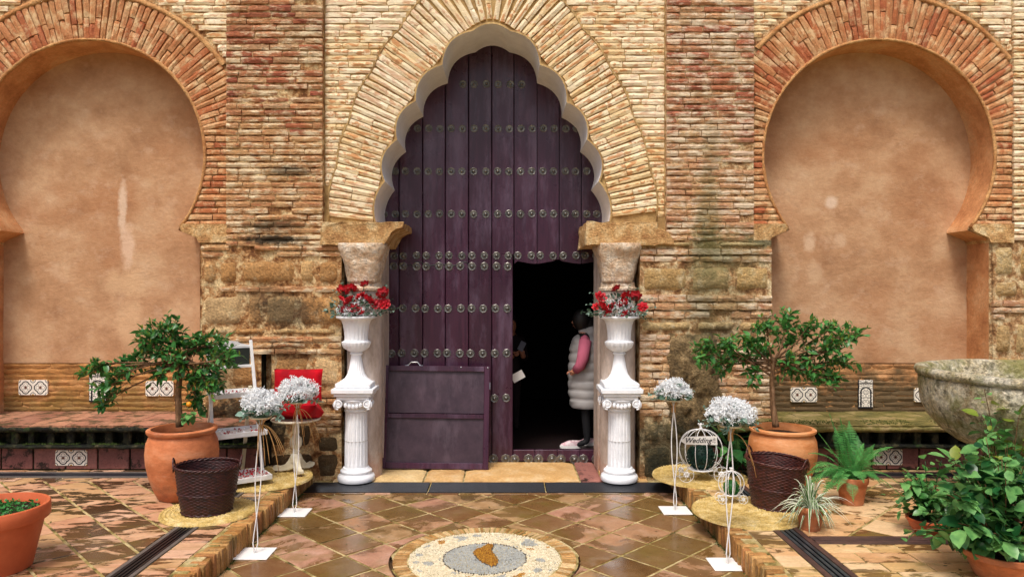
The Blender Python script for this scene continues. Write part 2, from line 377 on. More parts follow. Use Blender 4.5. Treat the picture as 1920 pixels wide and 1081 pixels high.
M['tile'] = tile_mat('wet terracotta tile', [hx('a07652'), hx('a88260'), hx('946c46'), hx('b48a74'), hx('94784a'), hx('a87a66'), hx('987c4c')],
    [(.3, hx('96644a')), (.5, hx('bc9270')), (.7, hx('d6b4a0'))], (.36, .33, .17, 1), .44, .50, 3.2, moss=(hx('6a5c22'), .5), wr=.16, pt=.16)
M['tile_side'] = tile_mat('terrace terracotta tile', [hx('c49270'), hx('cca27e'), hx('b88060'), hx('d4ac90'), hx('bc9460')],
    [(.3, hx('a87456')), (.5, hx('caa07c')), (.7, hx('e2c2a6'))], (.10, .095, .06, 1), .49, .53, 7.5, stretch=(.6, 1.7, 1), moss=(hx('6f6228'), .4), wetamt=.92)
M['tile_right'] = tile_mat('yellow terrace tile', [hx('cfa070'), hx('d8b684'), hx('c08c60'), hx('e0c298'), hx('c4a066')],
    [(.3, hx('b08050')), (.5, hx('d2ac7c')), (.7, hx('e8cea4'))], (.18, .15, .09, 1), .52, .56, 7.5, stretch=(.7, 1.5, 1), moss=(hx('86782c'), .5))
M['grout'] = surf('mossy grout', [(.36, hx('4e4822')), (.46, hx('9c8a50')), (.6, hx('d2c090'))], 6, var=0, bump=.6, bscale=60, fine=.4, rough=.6)
M['curb'] = surf('worn curb brick', [(.3, hx('7d5426')), (.5, hx('b8864a')), (.7, hx('d8ae74'))], 8, rand=[hx('c08a50'), hx('a8743c'), hx('d2a468'), hx('8a6430'), hx('b47a4a')], var=.2, bump=.7, bscale=60, fine=.4, rough=.6,
    smear=[(hx('4e4a20'), 4, .52, .66, .7)])
M['bench_tile'] = surf('old pink bench tile', [(.3, hx('6c5038')), (.5, hx('a87c62')), (.65, hx('bc9478'))], 8, rand=[hx('a8705a'), hx('b88468'), hx('94604e')], var=.12, bump=.5, bscale=40, fine=.3, rough=.55,
    smear=[(hx('34361c'), 7, .5, .58, .8)])
M['bench_moss'] = surf('mossy bench top', [(.3, hx('4a4c22')), (.5, hx('7d7440')), (.65, hx('a89468'))], 6, var=.1, bump=.7, bscale=40, fine=.4, rough=.6)
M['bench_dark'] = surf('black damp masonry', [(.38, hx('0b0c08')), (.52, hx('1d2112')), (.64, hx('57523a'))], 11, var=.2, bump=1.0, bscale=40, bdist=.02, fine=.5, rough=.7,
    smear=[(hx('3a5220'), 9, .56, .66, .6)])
M['riser'] = surf('stained riser tile', [(.3, hx('5c3a34')), (.5, hx('8f5c54')), (.65, hx('a87468'))], 4, rand=[hx('8a5a54'), hx('9c6a60'), hx('7c4c48')], var=.1, bump=.4, bscale=40, fine=.3, rough=.5,
    smear=[(hx('14120c'), 4.5, .54, .60, .9)])
M['basin'] = surf('lichen covered stone basin', [(.3, hx('b8a67c')), (.42, hx('e0d0a8')), (.58, hx('f8f0d8'))], 5, var=0, bump=1.0, bscale=34, bdist=.05, fine=.7,
    smear=[(hx('84843a'), 2.6, .44, .58, .75), (hx('4a4628'), 14, .54, .62, .65), (hx('a06a3a'), 2.4, .58, .68, .4)])
# ------------------------------------------------------------------ bricks
def brick_mesh(i, mat):
    r = random.Random(100 + i); m = MB(); nx, nzv = 5, 3
    g = []
    for k in range(nzv):
        for j in range(nx):
            x = -.5 + j / (nx - 1); z = -.5 + k / (nzv - 1)
            ex = j in (0, nx - 1); ez = k in (0, nzv - 1)
            y = -.5 + (r.uniform(.04, .15) if (ex or ez) else r.uniform(-.07, .05)) + (r.uniform(.02, .12) if ex and ez else 0)
            g.append((x + r.uniform(-.02, .02) * (1 if not ex else .6), y, z + r.uniform(-.07, .05) * (1 if ez else .3) * (1 if z > 0 else -1)))
    bk = [(-.5, .5, -.5), (.5, .5, -.5), (.5, .5, .5), (-.5, .5, .5)]
    m.v = g + bk
    f = [(k * nx + j, k * nx + j + 1, (k + 1) * nx + j + 1, (k + 1) * nx + j) for k in range(nzv - 1) for j in range(nx - 1)]
    b = nx * nzv
    f.append(tuple(range(nx))[::-1] + (b, b + 1)); f.append(tuple(range((nzv - 1) * nx, nzv * nx)) + (b + 2, b + 3))
    f.append((0, nx, 2 * nx, b + 3, b)); f.append((nx - 1, b + 1, b + 2, 3 * nx - 1, 2 * nx - 1))
    m.f = f; m.m = [0] * len(f)
    me = m.mesh('brick', mat, smooth=16)
    return me
BR = {}
def bricks(mk):
    if mk not in BR: BR[mk] = [brick_mesh(i, M[mk]) for i in range(10)]
    return BR[mk]
def put_brick(root, cx, cz, L, Hh, Y, mk, rot=0.0, D=.07, proud=.010, jit=.006):
    me = R.choice(bricks(mk))
    y = Y - proud + D / 2 + R.uniform(-jit, jit)
    o = link('brick', me, root, Vector((cx, y, cz)) - root.location, (R.uniform(-.012, .012), -rot + R.uniform(-.006, .006), R.uniform(-.012, .012)), (L * R.choice((1, -1)), D, Hh * R.uniform(.82, 1.07)))
    return o
def course(root, x0, x1, z, Hh, Y, mk, lmin=.2, lmax=.31, gap=.009, ok=None, proud=.010, skip=0.0, jit=.005):
    x = x0 - R.uniform(0, .12) if ok is None else x0
    first = True
    x = x0
    while x < x1 - .02:
        L = R.uniform(lmin, lmax)
        if first: L *= R.choice((.5, .75, 1)); first = False
        if x1 - (x + L) < .07: L = x1 - x
        L = min(L, x1 - x)
        if L > .03 and R.random() >= skip:
            put_brick(root, x + L / 2, z, L - gap, Hh, Y, mk, proud=proud, jit=jit)
        x += L
def fill_region(root, test, x0, x1, z0, z1, pitch, Hh, Y, mk, step=.012, **k):
    z = z0 + pitch / 2
    while z < z1:
        runs = []; s = None; x = x0
        while x <= x1 + 1e-6:
            t = test(x, z - Hh * .4) and test(x, z + Hh * .4)
            if t and s is None: s = x
            if (not t) and s is not None: runs.append((s, x - step)); s = None
            x += step
        if s is not None: runs.append((s, x1))
        for a, b in runs:
            if b - a > .04: course(root, a, b, z + R.uniform(-.002, .002), Hh, Y, mk, **k)
        z += pitch

PITCH = 12.15 / 194.2
ZT = 4.86          # bricks laid one by one up to here
ZTOP = 5.6
# pilaster edges
XPL0, XPL1, XPR0, XPR1 = X(428), X(607), X(1248), X(1410)
XR2 = X(1897)
# ------------------------------------------------------------------ courtyard ground
g = MB().add([(-14, 1.2, -.02), (14, 1.2, -.02), (14, -16, -.02), (-14, -16, -.02)], [(0, 1, 2, 3)])
ground = g.build('courtyard_ground', M['grout']); tag(ground, kind='structure')

# ------------------------------------------------------------------ horseshoe bays
def horseshoe(cx, base=.55):
    Rr = 215 / 194.2; hz = H(292); lp = []
    jw = 207 / 194.2
    zt = H(425); zi = H(452)
    a0 = math.asin((zt - hz) / Rr)
    lp.append((cx + jw, base)); lp.append((cx + jw, zi)); lp.append((cx + jw - .03, zi + .03)); lp.append((cx + Rr * math.cos(a0) - .012, zt - .035)); 
    n = 60
    for i in range(n + 1):
        a = a0 + (PI - 2 * a0) * i / n
        lp.append((cx + Rr * math.cos(a), hz + Rr * math.sin(a)))
    lp += [(cx - Rr * math.cos(a0) + .012, zt - .035), (cx - jw + .03, zi + .03), (cx - jw, zi), (cx - jw, base)]
    return lp
RO = 301 / 194.2
def bay(name, cxp, x0, x1, mk, mort, label, alabel, clipL, clipR, plabel, lowmat):
    cx = X(cxp); hz = H(292); hole = horseshoe(cx); Rr = 215 / 194.2
    root = empty('brick_wall', (cx, 0, 0), label=label, cat='wall')
    outer = [(x0, 0), (x1, 0), (x1, ZTOP), (x0, ZTOP)]
    sheet('mortar_bed', M[mort], root, outer, [hole], .006, .07, .006, seed=len(name))
    # solid backing and reveal
    rv = MB(); n = len(hole)
    vs = [(x, .0, z) for x, z in hole] + [(x + .01 * nz(x, 3, z, 5), .17, z) for x, z in hole] + [(x, .34, z) for x, z in hole]
    rv.add(vs, [(k * n + i, k * n + i + 1, (k + 1) * n + i + 1, (k + 1) * n + i) for k in range(2) for i in range(n - 1)])
    rv.build('reveal', M['plaster_edge'], root, smooth=30, world=True)
    def test(x, z):
        if not (clipL < x < clipR): return False
        if z > hz + .0:
            return (x - cx) ** 2 + (z - hz) ** 2 > (RO + .05) ** 2
        return False
    fill_region(root, test, clipL, clipR, H(290), ZT, PITCH, .053, 0, mk)
    # arch of its own: radial bricks above, level courses towards the springing
    ar = empty('horseshoe_arch', (cx, 0, hz), label=alabel, cat='arch')
    a = math.radians(13.5); step = (11.6 / 194.2) / ((Rr + RO) / 2)
    while a < PI - math.radians(13.5):
        segs = R.choice(((Rr + .01, Rr + .22, RO), (Rr + .012, RO), (Rr + .01, Rr + .28, RO), (Rr + .01, Rr + .16, RO)))
        for s0, s1 in zip(segs[:-1], segs[1:]):
            s1b = s1
            # clip by the pilaster faces
            while s1b > s0 and not (clipL - .02 < cx + s1b * math.cos(a) < clipR + .02): s1b -= .02
            if s1b - s0 < .05: continue
            rm = (s0 + s1b) / 2
            put_brick(ar, cx + rm * math.cos(a), hz + rm * math.sin(a), s1b - s0 - .010, .051 * rm / 1.25, -.012, 'brick_arch', rot=a, proud=.012)
        a += step * R.uniform(.94, 1.06)
    zz = H(425) + .03
    while zz < hz + math.sin(math.radians(15)) * 1.25:
        dx = math.sqrt(max(0, Rr * Rr - (zz - hz) ** 2))
        for sgn in (-1, 1):
            xa = cx + sgn * (dx + .012); xb = clipR if sgn > 0 else clipL
            if abs(xb - cx) > RO + .35: xb = cx + sgn * (RO - .02)
            lo, hi = min(xa, xb), max(xa, xb)
            if zz > hz:   # stop under the first radial brick
                lim = cx + sgn * (zz - hz) / math.tan(math.radians(17)); 
                if sgn > 0: lo = max(lo, lim if False else lo)
            if hi - lo > .04 and not (zz > hz + .24):
                course(ar, lo, hi, zz, .052, -.008, 'brick_arch', lmin=.18, lmax=.3, proud=.012)
        zz += 12.2 / 194.2
    # mortar fillet round the extrados
    m = MB(); pts_i, pts_o = [], []
    N = 64
    for i in range(N + 1):
        a = math.radians(12) + (PI - math.radians(24)) * i / N
        w = .035 + .02 * nz(a * 3, 1, cxp)
        for rr_, lst in ((RO - .01, pts_i), (RO + w, pts_o)):
            lst.append((cx + rr_ * math.cos(a), hz + rr_ * math.sin(a)))
    vs = []
    keep = [clipL - .01 < p[0] < clipR + .01 for p in pts_o]
    for p, q in zip(pts_i, pts_o):
        vs += [(p[0], -.022, p[1]), (q[0], -.018, q[1]), (q[0], .02, q[1]), (p[0], .02, p[1])]
    fs = []
    for i in range(N):
        if keep[i] and keep[i + 1]:
            for k in range(4): fs.append((i * 4 + k, (i + 1) * 4 + k, (i + 1) * 4 + (k + 1) % 4, i * 4 + (k + 1) % 4))
    m.add(vs, fs); m.build('mortar_fillet', M['mortar_arch'], ar, smooth='all', world=True)
    # intrados lip: thin uneven plaster edge
    m = MB(); pt = [(cx + (Rr + .012) * math.cos(t), -.012, hz + (Rr + .012) * math.sin(t)) for t in [math.asin((H(425) - hz) / Rr) + (PI - 2 * math.asin((H(425) - hz) / Rr)) * i / 60 for i in range(61)]]
    m.tube(pt, [.016 + .006 * nz(i, 5, 0, .7) for i in range(61)], 6); m.build('plaster_lip', M['mortar_arch'], ar, smooth='all', world=True)
    # imposts: blunt stones at both springings
    for sgn in (-1, 1):
        xe = clipR if sgn > 0 else clipL
        if abs(xe - cx) > 1.5: xe = cx + sgn * 1.35
        xt = cx + sgn * (172 / 194.2); xj = cx + sgn * (207 / 194.2)
        lo_in = MB()
        poly = [(xt, H(426)), (xt + sgn * .02, H(434)), (xj - sgn * .02, H(446)), (xj, H(455)), (xe, H(455)), (xe, H(420)), (xt + sgn * .03, H(420))]
        lo_in.prism(poly, -.035, .33); o = lo_in.build('impost', M['impost'], ar, world=True)
    # plaster infill
    pl = empty('plaster_panel', (cx, .33, 0), label=plabel, cat='panel')
    sheet('plaster_face', M['plaster'], pl, [(cx - 1.16, H(680, .33)), (cx + 1.16, H(680, .33)), (cx + 1.16, hz + 1.16), (cx - 1.16, hz + 1.16)], [], .33, .09, .008, scale=2.5, seed=cxp)
    m = MB(); zb = .5; zt = H(680, .33)
    zrow = zt; rows = []
    k = 0
    while zrow > zb:
        h_ = R.uniform(.05, .062)
        x = cx - 1.15
        while x < cx + 1.12:
            L = min(R.uniform(.2, .34), cx + 1.15 - x)
            put_brick(pl, x + L / 2, zrow - h_ / 2, L - .002, h_ * .98, .335, lowmat, proud=.004, jit=.003)
            x += L
        zrow -= h_
    MB().box(cx - 1.2, cx + 1.2, .345, .6, .0, zt + .01).build('backing', M['mortar_arch'], pl, world=True)
    return root
bay('left', 168, -7.2, XPL0 + .01, 'brick_pale', 'mortar_warm', 'pale brick wall face around and above the left blind horseshoe arch',
    'orange brick horseshoe arch framing the left blind niche, plant branch below it', X(-70), XPL0, 'ochre plaster infill with a long pale streak in the left horseshoe niche', 'painted_brick')
bay('rights', 1647, XPR1 - .01, 7.2, 'brick_pale', 'mortar_warmr', 'yellow brick wall face around and above the right blind horseshoe arch',
    'orange brick horseshoe arch framing the right niche beside the stone basin', XPR1, XR2, 'smooth tan plaster infill with a small pale spot in the right horseshoe niche', 'painted_dark')

# ------------------------------------------------------------------ pilasters, central wall
def pilaster(x0, x1, zb, mk, mort, label, Y=-.05):
    cx = (x0 + x1) / 2
    root = empty('brick_pilaster', (cx, Y, zb), label=label, cat='pilaster')
    sheet('mortar_bed', M[mort], root, [(x0, zb), (x1, zb), (x1, ZTOP), (x0, ZTOP)], [], Y + .007, .045, .013, scale=9, seed=int(x0 * 10))
    MB().box(x0, x1, Y + .02, .3, zb, ZTOP).build('core', M[mort], root, world=True)
    z = zb + .03
    while z < ZT:
        course(root, x0 - .004, x1 + .004, z, R.uniform(.045, .054), Y, mk, proud=R.uniform(.008, .016), skip=.03)
        z += PITCH
    return root
pilaster(XPL0, XPL1, H(462, -.05), 'brick_red', 'mortar_warm', 'red brick pilaster left of the door with black damp stains')
pilaster(XPR0, XPR1, H(452, -.05), 'brick_redr', 'mortar_warmr', 'brick pilaster right of the door with a green moss streak')
pilaster(X(-262), X(-72), H(452), 'brick_red', 'mortar_warm', 'red brick pilaster at the far left edge beside the left blind arch', Y=-.03)
pilaster(XR2, X(2110), H(452), 'brick_pale', 'mortar_warmr', 'pale rough brick pilaster at the far right behind the stone basin', Y=-.03)

# polylobed arch outline (px)
cusps = [(705, 416), (722, 340), (745, 262), (780, 190), (830, 122), (886, 59), (956, 59), (1012, 122), (1062, 192), (1100, 262), (1122, 340), (1142, 416)]
def lobes(cs, n=9):
    out = []
    for i in range(len(cs) - 1):
        a, b = Vector(cs[i]), Vector(cs[i + 1]); d_ = b - a
        nrm = Vector((d_.y, -d_.x)); nrm.normalize()      # outward (up-left on the left side)
        sag = d_.length * (.2 if 0 < i < len(cs) - 2 else .13)
        for k in range(n):
            t = k / n; p = a.lerp(b, t) + nrm * sag * 4 * t * (1 - t) * (1 if True else 0)
            out.append(p)
    out.append(Vector(cs[-1])); return out
LOB = [(X(p.x), H(p.y)) for p in lobes(cusps)]
XJL, XJR = X(640), X(1200)
hole_c = [(LOB[0][0], H(419))] + LOB + [(LOB[-1][0], H(419)), (XJR, H(455)), (XJR, -.1), (XJL, -.1), (XJL, H(455))]
hole_c = LOB + [(LOB[-1][0], H(430)), (XJR, H(430)), (XJR, -.0), (XJL, -.0), (XJL, H(430)), (LOB[0][0], H(430))]
cw = empty('brick_wall', (X(922), .02, 0), label='cream brick wall face above the scalloped doorway arch', cat='wall')
sheet('mortar_bed', M['mortar_pale'], cw, [(XPL1, 0), (XPL1, ZTOP), (XPR0, ZTOP), (XPR0, 0)], [hole_c], .028, .05, .004, scale=9, seed=3)
# reference curve of the ring
refp = [(702, 416), (708, 372), (722, 315), (745, 245), (778, 180), (824, 115), (872, 62), (921, 38), (970, 62), (1018, 115), (1066, 180), (1099, 245), (1125, 315), (1140, 372), (1146, 416)]
def catmull(ps, n=24):
    o = []; P_ = [ps[0]] + ps + [ps[-1]]
    for i in range(1, len(P_) - 2):
        p0, p1, p2, p3 = [Vector(q) for q in P_[i - 1:i + 3]]
        for k in range(n):
            t = k / n
            o.append(.5 * ((2 * p1) + (p2 - p0) * t + (2 * p0 - 5 * p1 + 4 * p2 - p3) * t * t + (3 * p1 - p0 - 3 * p2 + p3) * t ** 3))
    o.append(Vector(ps[-1])); return o
REF = [Vector((X(p.x), H(p.y))) for p in catmull(refp)]
cum = [0]
for a_, b_ in zip(REF, REF[1:]): cum.append(cum[-1] + (b_ - a_).length)
def at(s):
    for i in range(len(cum) - 1):
        if cum[i + 1] >= s:
            t = (s - cum[i]) / max(1e-6, cum[i + 1] - cum[i]); p = REF[i].lerp(REF[i + 1], t)
            a_ = REF[max(0, i - 14)]; b_ = REF[min(len(REF) - 1, i + 15)]; dd = (b_ - a_).normalized()
            return p, Vector((-dd.y, dd.x))
    return REF[-1], Vector((1, 0))
TOT = cum[-1]
def thick(s):
    u = abs(s / TOT - .5) * 2
    return (86 + 14 * (1 - u) + 5 * abs(math.sin(s / TOT * PI * 11))) / 194.2
ringpoly = []
for i in range(81):
    s = TOT * i / 80; p, n_ = at(s); ringpoly.append((p.x + n_.x * thick(s), p.y + n_.y * thick(s)))
ringpoly[0] = (ringpoly[0][0], H(419)); ringpoly[-1] = (ringpoly[-1][0], H(419))
def ctest(x, z):
    return XPL1 <= x <= XPR0 and z > H(414) and not inside((x, z), ringpoly)
fill_region(cw, ctest, XPL1 + .005, XPR0 - .005, H(418), ZT, 11.7 / 194.2, .054, .02, 'brick_pale', gap=.007, proud=.006, jit=.002)
arch = empty('scalloped_arch', (X(922), 0, H(416)), label='scalloped cream brick arch with white stucco soffit over the studded door', cat='arch')
s = .03
while s < TOT - .02:
    p, n_ = at(s); T = thick(s); t0 = 0.0
    while inside((p.x + n_.x * t0, p.y + n_.y * t0), hole_c): t0 += .01
    t0 += .016
    cut = R.choice(([.5], [.5], [.72], [.28], []))
    segs = [t0] + [t0 + (T - t0) * q for q in cut] + [T]
    ang = math.atan2(n_.y, n_.x)
    for a_, b_ in zip(segs, segs[1:]):
        rm = (a_ + b_) / 2
        c = p + n_ * rm
        # joints widen outward on the bends: scale the brick with its place
        put_brick(arch, c.x, c.y, b_ - a_ - .004, (11.2 / 194.2) * (1 + .20 * rm / T) - .009, .012, 'brick_pale', rot=ang, proud=.012, jit=.003)
    s += 11.2 / 194.2
# thin incised outline of the ring
m = MB(); m.tube([(x, .008, z) for x, z in ringpoly], .007, 5); m.build('outline_groove', M['mortar_pale'], arch, world=True, smooth='all')
# stucco soffit
m = MB(); n = len(LOB); DY = .60
vs = [(x, y, z) for y in (-.006, DY) for x, z in [(LOB[0][0], H(430))] + LOB + [(LOB[-1][0], H(430))]]
n = n + 2
m.add(vs, [(i, i + 1, i + 1 + n, i + n) for i in range(n - 1)])
m.build('stucco_soffit', M['white_stucco'], arch, smooth=25, world=True)
m = MB(); rim = []
for i, (x, z) in enumerate(LOB):
    rim.append((x, -.006, z))
out = []
for i, (x, z) in enumerate(LOB):
    a_ = Vector(LOB[max(0, i - 1)]); b_ = Vector(LOB[min(len(LOB) - 1, i + 1)]); dd = (b_ - a_).normalized(); q = Vector((-dd.y, dd.x)) * .017
    out.append((x + q.x, -.004, z + q.y))
k = len(rim); m.add(rim + out + [(x, .03, z) for x, y, z in out], [(i, i + 1, i + 1 + k, i + k) for i in range(k - 1)] + [(i + k, i + 1 + k, i + 1 + 2 * k, i + 2 * k) for i in range(k - 1)])
m.build('stucco_edge', M['mortar_pale'], arch, smooth=60, world=True)
# wall behind the arch ring (back lintel) so that the soffit ends on solid masonry
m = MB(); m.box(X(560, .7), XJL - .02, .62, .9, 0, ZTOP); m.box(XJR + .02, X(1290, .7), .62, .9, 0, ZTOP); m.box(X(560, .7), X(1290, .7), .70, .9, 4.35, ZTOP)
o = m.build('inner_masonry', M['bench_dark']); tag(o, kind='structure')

# ------------------------------------------------------------------ lower stone piers
def stone_block(root, x0, x1, z0, z1, Y, mk, proud=.015, rough=.012, seed=0):
    w, h = x1 - x0, z1 - z0; nx = max(4, int(w / .045)); nzv = max(4, int(h / .045)); m = MB()
    vs = []; cr = min(w, h) * .22
    for k in range(nzv + 1):
        for j in range(nx + 1):
            u, v = j / nx, k / nzv; x, z = x0 + w * u, z0 + h * v
            ed = min(u * w, (1 - u) * w, v * h, (1 - v) * h)
            # round the corners
            ccx = min(max(x, x0 + cr), x1 - cr); ccz = min(max(z, z0 + cr), z1 - cr)
            dd = math.hypot(x - ccx, z - ccz)
            if dd > cr: x = ccx + (x - ccx) * cr / dd; z = ccz + (z - ccz) * cr / dd
            q = .008
            y = Y - proud * min(1, ed / .02) + rough * nz(x, seed, z, 11) + rough * .6 * nz(x, seed, z, 28)
            vs.append((x + q * nz(x, 1, z, 13) * (ed > 0 or 1), y if ed > 1e-6 else Y + .03, z + q * nz(x, 9, z, 13)))
    m.add(vs, [(k * (nx + 1) + j, k * (nx + 1) + j + 1, (k + 1) * (nx + 1) + j + 1, (k + 1) * (nx + 1) + j) for k in range(nzv) for j in range(nx)])
    return m.build('stone', M[mk], root, smooth='all', world=True)
def pier(x0p, x1p, ztop_p, rows, mort, bmk, smk, label, extra_holes=(), Y=-.05, ybot=905):
    x0, x1 = X(x0p, Y), X(x1p, Y)
    root = empty('stone_pier', ((x0 + x1) / 2, Y, 0), label=label, cat='pier')
    holes = [[(X(a, Y), H(d, Y)), (X(c, Y), H(d, Y)), (X(c, Y), H(b, Y)), (X(a, Y), H(b, Y))] for a, b, c, d in extra_holes]
    sheet('mortar_bed', M[mort], root, [(x0, -.02), (x1, -.02), (x1, H(ztop_p, Y)), (x0, H(ztop_p, Y))], holes, Y + .008, .035, .020, scale=8, seed=x0p)
    m = MB().box(x0 + .004, x1 - .004, Y + (.14 if holes else .02), .22, -.02, H(ztop_p, Y) - .003)
    m.build('core', M[mort], root, world=True)
    for h in holes:
        m = MB(); m.add([(x, y, z) for y in (Y, Y + .15) for x, z in h], [(i, (i + 1) % 4, (i + 1) % 4 + 4, i + 4) for i in range(4)])
        m.build('hole_lining', M['bench_dark'], root, world=True)
    for i, row in enumerate(rows):
        y0, y1, kind = row[:3]
        if kind == 'b':
            a, b = (row[3] if len(row) > 3 else (x0p, x1p))
            n = max(1, round((y1 - y0) / 13.5)); hh = (H(y0, Y) - H(y1, Y)) / n
            for k in range(n):
                course(root, X(a, Y) - .003, X(b, Y) + .003, H(y0, Y) - hh * (k + .5), hh * .80, Y, bmk, proud=R.uniform(.01, .022), lmin=.16, lmax=.32, skip=.05)
        else:
            for a, b in row[3]:
                stone_block(root, X(a, Y) + .006, X(b, Y) - .006, H(y1, Y) + .006, H(y0, Y) - .006, Y, row[4] if len(row) > 4 else smk, seed=a + y0)
    return root
pier(378, 640, 458, [
    (459, 482, 'b'), (485, 533, 's', [(379, 405), (408, 446), (449, 556), (559, 590), (593, 638)]), (535, 548, 'b', (412, 636)),
    (551, 612, 's', [(379, 458), (462, 492), (495, 556), (560, 638)]), (614, 628, 's', [(379, 432), (436, 500), (504, 636)]), (629, 664, 'b', (424, 640)), (629, 664, 's', [(379, 422)]),
    (668, 728, 's', [(379, 428), (431, 487), (511, 580), (583, 638)]), (732, 785, 's', [(379, 430), (434, 486), (512, 570)]), (732, 812, 'b', (592, 640)),
    (790, 840, 's', [(379, 420), (424, 470), (474, 540), (544, 586)]), (815, 850, 's', [(592, 638)]), (846, 900, 's', [(379, 440), (444, 500), (504, 588), (592, 637)])],
    'mortar_warm', 'brick_red', 'stone', 'weathered stone and brick pier behind the white ladder shelf, putlog hole in it', extra_holes=[(490, 655, 508, 775)])
pier(1200, 1447, 450, [
    (452, 464, 's', [(1205, 1300), (1345, 1440)]), (465, 492, 'b'), (496, 548, 's', [(1202, 1292), (1296, 1372), (1376, 1445)]), (551, 597, 'b'),
    (600, 622, 's', [(1202, 1300), (1304, 1380), (1384, 1445)]), (625, 780, 'b', (1200, 1256)), (640, 790, 'b', (1335, 1447)),
    (785, 830, 's', [(1202, 1240), (1244, 1300), (1305, 1360)]), (834, 900, 's', [(1202, 1262), (1266, 1330), (1334, 1400)])],
    'mortar_warmr', 'brick_redr', 'stoner', 'weathered stone and brick pier right of the door with a grey lump of rubble')
# rubble lump on the right pier
m = MB(); vs = []; NN = 26
rp = bpy.data.objects['stone_pier.001']
for k in range(NN + 1):
    for j in range(NN + 1):
        u, v = j / NN * 2 - 1, k / NN * 2 - 1
        x = X(1300) + u * .26 * (1 + .15 * nz(v * 2, 1, 1)); z = H(722) + v * .50
        rr_ = max(0, 1 - (abs(u) ** 3 + abs(v) ** 4))
        vs.append((x + .03 * nz(0, x, z, 8), -.04 - .09 * rr_ ** .5 - .05 * nz(x, 2, z, 12) * rr_ - .02 * nz(x, 5, z, 30), z + .03 * nz(x, 7, z, 7)))
m.add(vs, [(k * (NN + 1) + j, k * (NN + 1) + j + 1, (k + 1) * (NN + 1) + j + 1, (k + 1) * (NN + 1) + j) for k in range(NN) for j in range(NN)])
m.build('rubble_lump', M['rubble'], rp, smooth='all', world=True)
# right jamb of the right niche
pier(1862, 2200, 452, [(458, 520, 's', [(1864, 1905), (1908, 1990)]), (523, 560, 's', [(1864, 1912), (1915, 1990)]), (562, 600, 'b'), (603, 665, 's', [(1864, 1900), (1904, 1925), (1928, 1990)]),
    (668, 740, 's', [(1864, 1930), (1933, 1990)]), (743, 880, 's', [(1864, 1930)])], 'mortar_warmr', 'brick_redr', 'stoner', 'pale stone pier at the right edge behind the basin rim', Y=-.02)
pier(-300, -39, 452, [(458, 520, 's', [(-120, -80), (-78, -41)]), (523, 560, 'b', (-160, -39)), (565, 640, 's', [(-120, -41)]), (643, 700, 's', [(-110, -41)])], 'mortar_warm', 'brick_red', 'stone', 'stone pier at the left end of the left niche', Y=-.02)

# ------------------------------------------------------------------ imposts, capitals, marble shafts of the doorway
def impost(x0, x1, sgn, label):
    xe, xt = (x0, x1) if sgn > 0 else (x1, x0)      # xe wall end, xt tip
    zt, zb = H(418), H(460)
    prof = [(xe, zt), (xt, zt), (xt, zt - .055), (xt - sgn * .045, zt - .068), (xt - sgn * .10, zt - .10), (xt - sgn * .145, zt - .15), (xt - sgn * .17, zb), (xe, zb)]
    m = MB(); N = 10; n = len(prof)
    dense = []
    for i in range(n):
        a, b = Vector(prof[i]), Vector(prof[(i + 1) % n]); k = max(1, int((b - a).length / .04))
        dense += [a.lerp(b, j / k) for j in range(k)]
    n = len(dense); vs = []
    for q in range(N + 1):
        y = -.10 + .70 * q / N
        for i, p in enumerate(dense):
            vs.append((p.x + .022 * nz(p.x, y, p.y, 14), y + .022 * nz(p.x, 4, p.y, 12), p.y + .018 * nz(p.x, y, p.y + 9, 13)))
    m.add(vs, [(q * n + i, q * n + (i + 1) % n, (q + 1) * n + (i + 1) % n, (q + 1) * n + i) for q in range(N) for i in range(n)] + [tuple(range(n)), tuple(N * n + i for i in range(n))])
    o = m.build('impost_block', M['impost'], None, smooth=40)
    tag(o, label, 'impost'); return o
impost(X(607), X(757), 1, 'honey coloured projecting impost stone under the left foot of the scalloped arch')
impost(X(1228), X(1097), -1, 'honey coloured projecting impost stone under the right foot of the scalloped arch')
def capital(px, Y, label):
    c = W(px, 500, Y); m = MB(); vs = []
    zt, zb = H(458, Y), H(530, Y); NA, NZ = 40, 16
    for k in range(NZ + 1):
        t = k / NZ; z = zb + (zt - zb) * t
        hw = .155 + .065 * min(1, t * 1.15) ** 1.3
        for j in range(NA):
            a = 2 * PI * j / NA; p = 2.2 + 3.2 * t
            ca, sa = math.cos(a), math.sin(a)
            rr_ = hw / (abs(ca) ** p + abs(sa) ** p) ** (1 / p)
            rr_ *= 1 + .10 * nz(ca * 2, sa * 2, z * 6 + px) + .05 * nz(ca * 5, sa * 5, z * 16) - .07 * math.exp(-((t - .62) / .1) ** 2) * (.5 + .5 * math.cos(4 * a))
            vs.append((c.x + rr_ * ca, Y + rr_ * sa, z))
    m.add(vs, [(k * NA + j, k * NA + (j + 1) % NA, (k + 1) * NA + (j + 1) % NA, (k + 1) * NA + j) for k in range(NZ) for j in range(NA)] + [tuple(range(NA)), tuple(NZ * NA + i for i in range(NA))])
    o = m.build('stone_capital', M['capital'], None, smooth='all'); tag(o, label, 'capital')
capital(684, .08, 'eroded pale stone capital above the left red rose bouquet')
capital(1157, .08, 'eroded pale stone capital above the right red rose bouquet')
def shaft(px, label):
    Y = .10; c = W(px, 700, Y)
    root = empty('marble_column', (c.x, Y, 0.02), label=label, cat='column')
    m = MB(); m.lathe([(.17, 0), (.172, .6), (.172, 1.2), (.170, H(546, Y) - .02)], 28); m.build('shaft', M['marble'], root, smooth=40)
    m = MB(); z = H(546, Y) - .02; m.lathe([(.165, z), (.185, z + .008), (.188, z + .03), (.17, z + .045), (.165, z + .09)], 28); m.build('collar', M['capital'], root, smooth=40)
shaft(684, 'grey marble column in the left door jamb, mostly hidden by the white pedestal')
